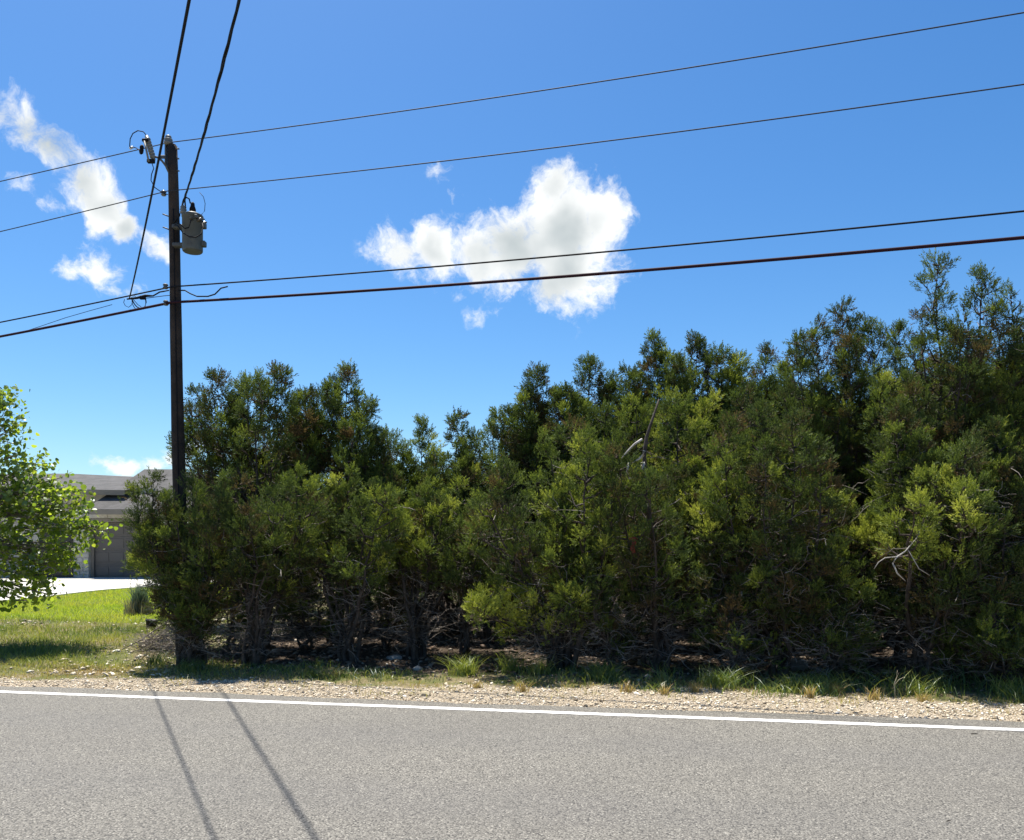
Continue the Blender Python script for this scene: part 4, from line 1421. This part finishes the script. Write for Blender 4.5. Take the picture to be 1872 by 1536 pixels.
def make_cover():
    rng = np.random.default_rng(5)
    # roadside grass, left: short, dry at the gravel, greener behind
    def w_left(x, y):
        o = off_line(x, y) - edge_wob(x, y)
        bare = .5 + .5 * hnoise(x * .8 + 3, y * .9)
        near = smooth(.9, 1.7, o)
        soil = 1 - .88 * smooth(-7.2, -6.0, x + .05 * (y - 12)) * smooth(2.4, 3.4, o)
        strip = 1 - .85 * np.exp(-((y - 16.9) / .55) ** 2)
        return near * m_grass(x, y) * (1 - m_lawn(x, y)) * (.25 + .75 * bare) * soil * strip * smooth(-3.6, -4.6, x - .1 * (y - 11))
    x, y = scatter(125000, -14.5, -3.4, 9.8, 18.3, w_left, rng)
    o = off_line(x, y)
    h = rng.uniform(.04, .12, len(x)) * (.55 + .75 * smooth(1.6, 3.2, o))
    tint = .20 + .38 * smooth(1.5, 3.4, o) + .25 * hnoise(x * 1.3, y * 1.3) + rng.normal(0, .13, len(x))
    V, F, T = blades(x, y, h, rng.uniform(.003, .006, len(x)), rng.uniform(.2, 1.1, len(x)), tint, rng)
    stuff('roadside_grass', V, F, T, M_GRASS, 'short yellow-green grass between the gravel and the lawn', 'grass')
    # lawn before the house
    x, y = scatter(150000, -24, -6.4, 17.0, 31, lambda a, b: m_lawn(a, b) * smooth(0, .3, np.interp(a, [-32, -15.2, -14.0, -12.9, -11.2, -10.3], [19.8, 20.6, 22.6, 25.4, 27.2, 28.4]) - b + (a > -10.3) * 9), rng)
    V, F, T = blades(x, y, rng.uniform(.05, .10, len(x)), rng.uniform(.006, .010, len(x)), rng.uniform(.2, .9, len(x)), .5 + .28 * hnoise(x, y) + rng.normal(0, .2, len(x)), rng, 1)
    stuff('lawn_grass', V, F, T, M_LAWN, 'bright green mown lawn before the driveway', 'lawn')
    # long dark grass along the foot of the wood
    cl = []
    for k in range(170):
        u = rng.uniform(1.0, 15.5)
        oo = rng.uniform(2.05, 3.1) + .15 * math.sin(u * 1.3)
        if math.sin(u * 2.1) + .6 * math.sin(u * 5.3 + 1) + rng.normal(0, .6) > -.45:
            cl.append((u, oo))
    xs, ys, hs, ws, ls, ts = [], [], [], [], [], []
    for u, oo in cl:
        c = L0 + RD * u + RN * oo
        n = int(rng.uniform(40, 95))
        r = rng.uniform(.10, .22)
        xs.append(c[0] + rng.normal(0, r, n))
        ys.append(c[1] + rng.normal(0, r * .8, n))
        big = .6 + .6 * smooth(5, 9, u)
        hs.append(rng.uniform(.25, 1, n) * rng.uniform(.14, .36) * big)
        ws.append(rng.uniform(.003, .0065, n))
        ls.append(rng.uniform(.3, 1.3, n))
        ts.append(np.full(n, rng.normal(.76, .16)) + rng.normal(0, .12, n))
    V, F, T = blades(*[np.concatenate(a) for a in (xs, ys, hs, ws, ls, ts)], rng, 3)
    stuff('long_grass', V, F, T, M_GRASS, 'long green grass along the foot of the junipers', 'grass')
    # thin dry grass over the inner edge of the gravel
    def w_dry(x, y):
        o = off_line(x, y) - edge_wob(x, y)
        return smooth(.6, 1.9, o) * (1 - smooth(2.4, 3.0, o)) * (.15 + .85 * smooth(.0, .6, hnoise(x * 2.1, y * 2.7)))
    x, y = scatter(30000, -4.5, 8.5, 8.0, 13, w_dry, rng)
    V, F, T = blades(x, y, rng.uniform(.03, .12, len(x)), rng.uniform(.002, .0045, len(x)), rng.uniform(.2, 1.2, len(x)), rng.normal(.22, .16, len(x)), rng)
    stuff('dry_grass', V, F, T, M_GRASS, 'sparse dry straw-coloured grass on the inner edge of the gravel', 'grass')
    # gravel
    base = np.array([(1, 0, 0), (-.9, .1, 0), (.1, 1, .05), (-.05, -1, 0), (.1, .05, .62), (0, 0, -.5), (.62, .62, .25), (-.6, -.55, .3)])
    tri = np.array([(4, 0, 6), (4, 6, 2), (4, 2, 1), (4, 1, 7), (4, 7, 3), (4, 3, 0), (5, 6, 0), (5, 2, 6), (5, 1, 2), (5, 7, 1), (5, 3, 7), (5, 0, 3)])

    def stones(x, y, size, rng, sink=.2):
        n = len(x)
        a = rng.uniform(0, 6.28, n)
        sc = np.stack([size * rng.uniform(.7, 1.3, n), size * rng.uniform(.6, 1.1, n), size * rng.uniform(.4, .9, n)], -1)
        v = base[None] * (1 + rng.normal(0, .14, (n, 8, 1))) * sc[:, None, :]
        tx, ty = rng.normal(0, .3, n), rng.normal(0, .3, n)
        v[..., 2] += v[..., 0] * tx[:, None] + v[..., 1] * ty[:, None]
        c, s = np.cos(a)[:, None], np.sin(a)[:, None]
        X = v[..., 0] * c - v[..., 1] * s + x[:, None]
        Y = v[..., 0] * s + v[..., 1] * c + y[:, None]
        Z = v[..., 2] + (ground_z(x, y) + size * sink)[:, None]
        F = tri[None] + (np.arange(n) * 8)[:, None, None]
        return np.stack([X, Y, Z], -1).reshape(-1, 3), F.reshape(-1, 3)
    def w_gr(x, y):
        o = off_line(x, y)
        patch = .55 + .45 * smooth(-.5, .2, hnoise(x * 1.4 + 5, y * 2.2))
        return np.where(o > .37, m_gravel(x, y), 0) * patch
    x, y = scatter(66000, -9.5, 8.0, 7.4, 12.6, w_gr, rng)
    V, F = stones(x, y, rng.lognormal(math.log(.0105), .5, len(x)).clip(.005, .032), rng)
    T = np.repeat(np.clip(rng.normal(.5, .25, len(x)), 0, 1), 8)
    m_gr = leaf_mat('limestone_gravel', [(0, (0.259, 0.194, 0.130)), (.3, (0.483, 0.399, 0.287)), (.7, (0.649, 0.565, 0.436)), (1, (0.761, 0.705, 0.602))], 0.0, .8, .02)
    stuff('gravel', V, F, T, m_gr, 'pale crushed limestone gravel along the road edge', 'gravel')
    # stones strewn along the lawn's edge and over the bare earth
    x, y = scatter(9000, -14, -4.8, 11.2, 18.4, lambda a, b: np.maximum(.9 * smooth(-.2, .5, hnoise(a * 1.1 + 2, b * 1.6)) * np.exp(-((b - 16.7 + .1 * (a + 10) - .5 * np.sin(a * 1.3)) / .6) ** 2), .35 * smooth(-7.6, -6.2, a)) * m_grass(a, b), rng)
    V, F = stones(x, y, rng.lognormal(math.log(.026), .5, len(x)).clip(.01, .09), rng)
    T = np.repeat(np.clip(rng.normal(.62, .22, len(x)), 0, 1), 8)
    stuff('loose_stones', V, F, T, m_gr, 'loose pale stones strewn along the edge of the lawn', 'stones')
    # forest floor: chips of limestone, bark and dead leaves
    def w_fl(x, y):
        o = off_line(x, y)
        return smooth(2.2, 3.0, o) * smooth(-6.2, -5.2, x - .15 * (y - 12)) * (1 - smooth(19, 24, y) * .7)
    x, y = scatter(22000, -6, 9, 10, 22, w_fl, rng)
    V, F = stones(x, y, rng.lognormal(math.log(.026), .5, len(x)).clip(.008, .11), rng, .1)
    T = np.repeat(np.clip(rng.normal(.45, .26, len(x)), 0, 1), 8)
    stuff('leaf_litter', V, F, T, M_LITTER, 'brown litter of stones, bark and dead leaves under the junipers', 'leaf litter')


make_cover()


# ------------------------------------------------------------------ small things
def ground_pt(px, py):
    d = FPX * CH / (py - HOR)
    for _ in range(12):
        x = (px - CX) * d / FPX
        d = FPX * (CH - gz(x, d)) / (py - HOR)
    x = (px - CX) * d / FPX
    return Vector((x, d, gz(x, d)))


def grass_clump(px, py, n, h, spread, tint, label, name='grass_clump', seed=0, lean=(.3, 1.2), w=(.003, .006), group=None, cat='grass'):
    rng = np.random.default_rng(seed + 900)
    p = ground_pt(px, py)
    x = rng.normal(0, spread, n)
    y = rng.normal(0, spread, n)
    V, F, T = blades(x, y, rng.uniform(.45, 1, n) * h, rng.uniform(w[0], w[1], n), rng.uniform(lean[0], lean[1], n), rng.normal(tint, .1, n), rng, 4, z=np.zeros(n))
    o = link_mesh(name, np_mesh(name, V, F, T), M_GRASS, loc=p)
    tag(o, label, cat, group)
    return o


grass_clump(848, 1234, 230, .40, .09, .62, 'bright green arching grass clump at the gravel edge', seed=1, lean=(.4, 1.3))
grass_clump(932, 1228, 150, .44, .10, .66, 'tall thin grass clump with seed stalks next to the bright arching clump', seed=2)
grass_clump(985, 1232, 130, .36, .08, .40, 'straw-tinged grass clump before the low green bough', seed=3)
grass_clump(1105, 1243, 190, .36, .11, .72, 'dark leafy grass clump under the full juniper', seed=4)
grass_clump(1325, 1256, 220, .38, .13, .74, 'wide drooping dark grass clump under the pale yellow-green patch', seed=5)
grass_clump(1452, 1263, 120, .30, .10, .6, 'small drooping grass clump beside the wide dark one', seed=6)
grass_clump(1850, 1270, 160, .34, .12, .55, 'yellow-green weedy clump at the foot of the brownish juniper', seed=7)
grass_clump(345, 1228, 120, .28, .10, .8, 'green grass clump in front of the pole foot', seed=8)
grass_clump(285, 1215, 140, .30, .09, .92, 'dark green tuft beside the brush heap', seed=9)
grass_clump(608, 1237, 80, .16, .06, .12, 'dry golden tuft on the gravel edge below the short dense juniper', seed=10)
for i, (px, py) in enumerate([(1530, 1262), (1598, 1272), (1272, 1258), (1146, 1258), (955, 1257), (870, 1250), (1215, 1262), (1480, 1268), (1690, 1275)]):
    grass_clump(px, py + 8, 60, rnd.uniform(.14, .22), .035, .06, 'little dry orange-brown weed sprouting from the gravel', 'dry_weed', 20 + i, (.2, .9), (.003, .006), 'dry weeds on the gravel', 'weed')


def make_small():
    # forked bare stalk
    p = ground_pt(1636, 1276)
    b = BM()
    b.tube([Vector((0, 0, -.02)), Vector((0, 0, .10)), Vector((-.012, 0, .16)), Vector((.02, 0, .24)), Vector((.05, 0, .30))], [.005, .005, .0045, .004, .002], 6)
    b.tube([Vector((-.008, 0, .15)), Vector((.05, 0, .22)), Vector((.12, .01, .25))], [.004, .003, .0015], 6)
    b.tube([Vector((.02, 0, .24)), Vector((.03, 0, .33))], [.003, .0015], 5)
    o = b.build('dry_stalk', mat('dry_stalk', (.52, .45, .30), .8, var=.3))
    o.location = p
    tag(o, 'single forked pale stalk standing in the grass at the gravel edge', 'stalk')

    def rock(px, py, s, name, m, label, seed):
        rg = random.Random(seed)
        bm = bmesh.new()
        bmesh.ops.create_icosphere(bm, subdivisions=2, radius=1)
        for v in bm.verts:
            n = 1 + .22 * math.sin(3 * v.co.x + seed) * math.cos(2.7 * v.co.y) + rg.uniform(-.08, .08)
            v.co = Vector((v.co.x * s[0] * n, v.co.y * s[1] * n, max(-.4, v.co.z) * s[2] * n))
        me = bpy.data.meshes.new(name)
        bm.to_mesh(me)
        bm.free()
        o = link_mesh(name, me, m)
        pt = ground_pt(px, py)
        o.location = (pt.x, pt.y, pt.z + s[2] * .25)
        o.rotation_euler = (0, 0, rg.uniform(-.3, .3))
        tag(o, label, 'rock')
    mr = mat('tan_rock', (.50, .42, .28), .9, scale=9, color2=(.36, .29, .18), bump=.6, bscale=30)
    mg = mat('grey_rock', (.30, .29, .27), .9, scale=5, color2=(.17, .16, .15), bump=.8, bscale=20, bdist=.02)
    mw = mat('white_rock', (.74, .71, .66), .8, scale=9, color2=(.6, .57, .5))
    rock(777, 1272, (.085, .06, .045), 'rock', mr, 'flat tan rock lying alone on the gravel', 2)
    rock(1440, 1222, (.24, .2, .13), 'boulder', mg, 'grey boulder in the shade behind the long grass', 5)
    rock(213, 1188, (.075, .05, .03), 'rock', mw, 'white stone on bare earth before the brush heap', 7)
    rock(1180, 1215, (.14, .1, .07), 'rock', mg, 'low grey rock in deep shade under the full juniper', 9)
    rock(720, 1205, (.12, .1, .06), 'rock', mg, 'grey rock among the litter under the thin juniper', 12)
    # black plastic pot
    p = ground_pt(276, 1152)
    b = BM()
    b.lathe((0, 0, 0), (0, 0, 1), [(0, .082), (.004, .085), (.18, .112), (.182, .122), (.205, .124), (.206, .112), (.19, .108)], 18)
    o = b.build('plant_pot', mat('black_plastic', (.012, .012, .013), .6, var=.1))
    o.location = p
    o.rotation_euler = (0, math.radians(6), 0)
    tag(o, 'small black plastic pot on the earth by the brush heap', 'pot')
    # grey-green tussock with a dry skirt
    rng = np.random.default_rng(61)
    p = ground_pt(257, 1122)
    root = empty('tussock_plant', p)
    n = 420
    V, F, T = blades(rng.normal(0, .06, n), rng.normal(0, .06, n), rng.uniform(.35, .72, n), rng.uniform(.006, .011, n), rng.uniform(.1, .55, n), rng.normal(.85, .1, n), rng, 4, z=np.full(n, .12))
    link_mesh('leaves', np_mesh('leaves', V, F, T), leaf_mat('grey_green_leaf', [(0, (.16, .17, .12)), (1, (.13, .19, .14))], .25), root)
    n = 420
    V, F, T = blades(rng.normal(0, .16, n), rng.normal(0, .16, n), rng.uniform(.2, .48, n), rng.uniform(.007, .012, n), rng.uniform(.1, .5, n), rng.normal(.3, .2, n), rng, 3, z=np.zeros(n))
    link_mesh('dry_skirt', np_mesh('dry_skirt', V, F, T), leaf_mat('dry_leaf', [(0, (.24, .20, .13)), (1, (.30, .28, .18))], .2), root)
    tag(root, 'round grey-green tussock with a dry skirt at the edge of the lawn', 'plant')
    # heap of dead brush at the pole foot
    p = ground_pt(305, 1185)
    root = empty('brush_heap', p)
    n = 420
    s = np.stack([rng.normal(0, .24, n), rng.normal(0, .2, n), np.abs(rng.normal(0, .16, n))], -1)
    s[:, 2] *= np.clip(1.2 - np.abs(s[:, 0]) * 1.4, .2, 1)
    dv = norm(rng.normal(0, 1, (n, 3)) * np.array([1, .8, .5]) + np.array([-.2, -.2, .05]))
    K = 5
    tw = s[:, None] + dv[:, None] * (rng.uniform(.15, .5, n))[:, None, None] * np.linspace(0, 1, K)[None, :, None] + np.cumsum(rng.normal(0, .018, (n, K, 3)), 1)
    tw[..., 2] = np.maximum(tw[..., 2], .01)
    V, F = tubes(tw, rng.uniform(.003, .007, n)[:, None] * np.linspace(1, .4, K)[None], 3)
    tg = link_mesh('twigs', np_mesh('twigs', V, F, smooth=True), M_TWIG, root)
    tg['kind'] = 'stuff'
    b0 = ground_pt(212, 1190) - p
    e = Vector((.18, .25, .62))
    BM().tube([b0 + Vector((0, 0, .02)), b0.lerp(e, .35) + Vector((0, 0, -.03)), b0.lerp(e, .7) + Vector((0, 0, .0)), e], [.006, .011, .014, .016], 6).build('branch', mat('grey_branch', (.20, .165, .14), .9, var=.4), root)
    for k in range(5):
        a = Vector((rng.uniform(-.5, .1), rng.uniform(-.2, .2), .02))
        BM().tube([a, a + Vector((.2, .1, .15)), a + Vector((.45, .15, .42))], [.005, .008, .010], 5).build('branch', MATS['grey_branch'], root)
    tag(root, 'heap of dead grey brush with a long leaning branch at the pole foot', 'brush heap')
    # red marker ribbon in the foliage
    b = BM()
    q0 = P(1158, 985, 11.15)
    V = []
    for i in range(7):
        t = i / 6
        V += [(-.03 + .012 * math.sin(t * 7), .01 * math.sin(t * 9), -.20 * t), (.03 + .012 * math.sin(t * 7), -.01 * math.sin(t * 9 + 1), -.20 * t)]
    F = [(2 * i, 2 * i + 1, 2 * i + 3, 2 * i + 2) for i in range(6)]
    b.poly(V, F)
    b.tube([(-.06, 0, .0), (-.02, .01, .012), (.03, 0, .01), (.06, .02, -.01)], .012, 6)
    o = b.build('marker_ribbon', mat('red_ribbon', (.22, .035, .025), .5, var=.2))
    o.location = q0
    tag(o, 'faded red marker ribbon tied in the shaded branches', 'ribbon')
    # dead leaf and twig on the asphalt
    lv = [(0, 0, .004), (.024, .007, .011), (.042, .002, .007), (.024, -.009, .010), (.012, 0, .003)]
    b = BM().poly(lv, [(0, 3, 4), (4, 3, 2), (2, 1, 4), (4, 1, 0)])
    o = b.build('dead_leaf', mat('dark_leaf', (.045, .035, .028), .8, var=.3))
    q = P(1728, 1504, FPX * CH / 504)
    o.location = (q.x, q.y, .004)
    tag(o, 'single dark dead leaf on the asphalt', 'leaf')
    q = P(1775, 1343, FPX * CH / 343)
    b = BM().tube([(0, 0, .006), (.03, .004, .010), (.06, .0, .006)], [.004, .005, .003], 5)
    o = b.build('twig', MATS['dark_leaf'])
    o.location = (q.x, q.y, .0)
    tag(o, 'short dark twig lying on the road inside the white line', 'twig')


make_small()
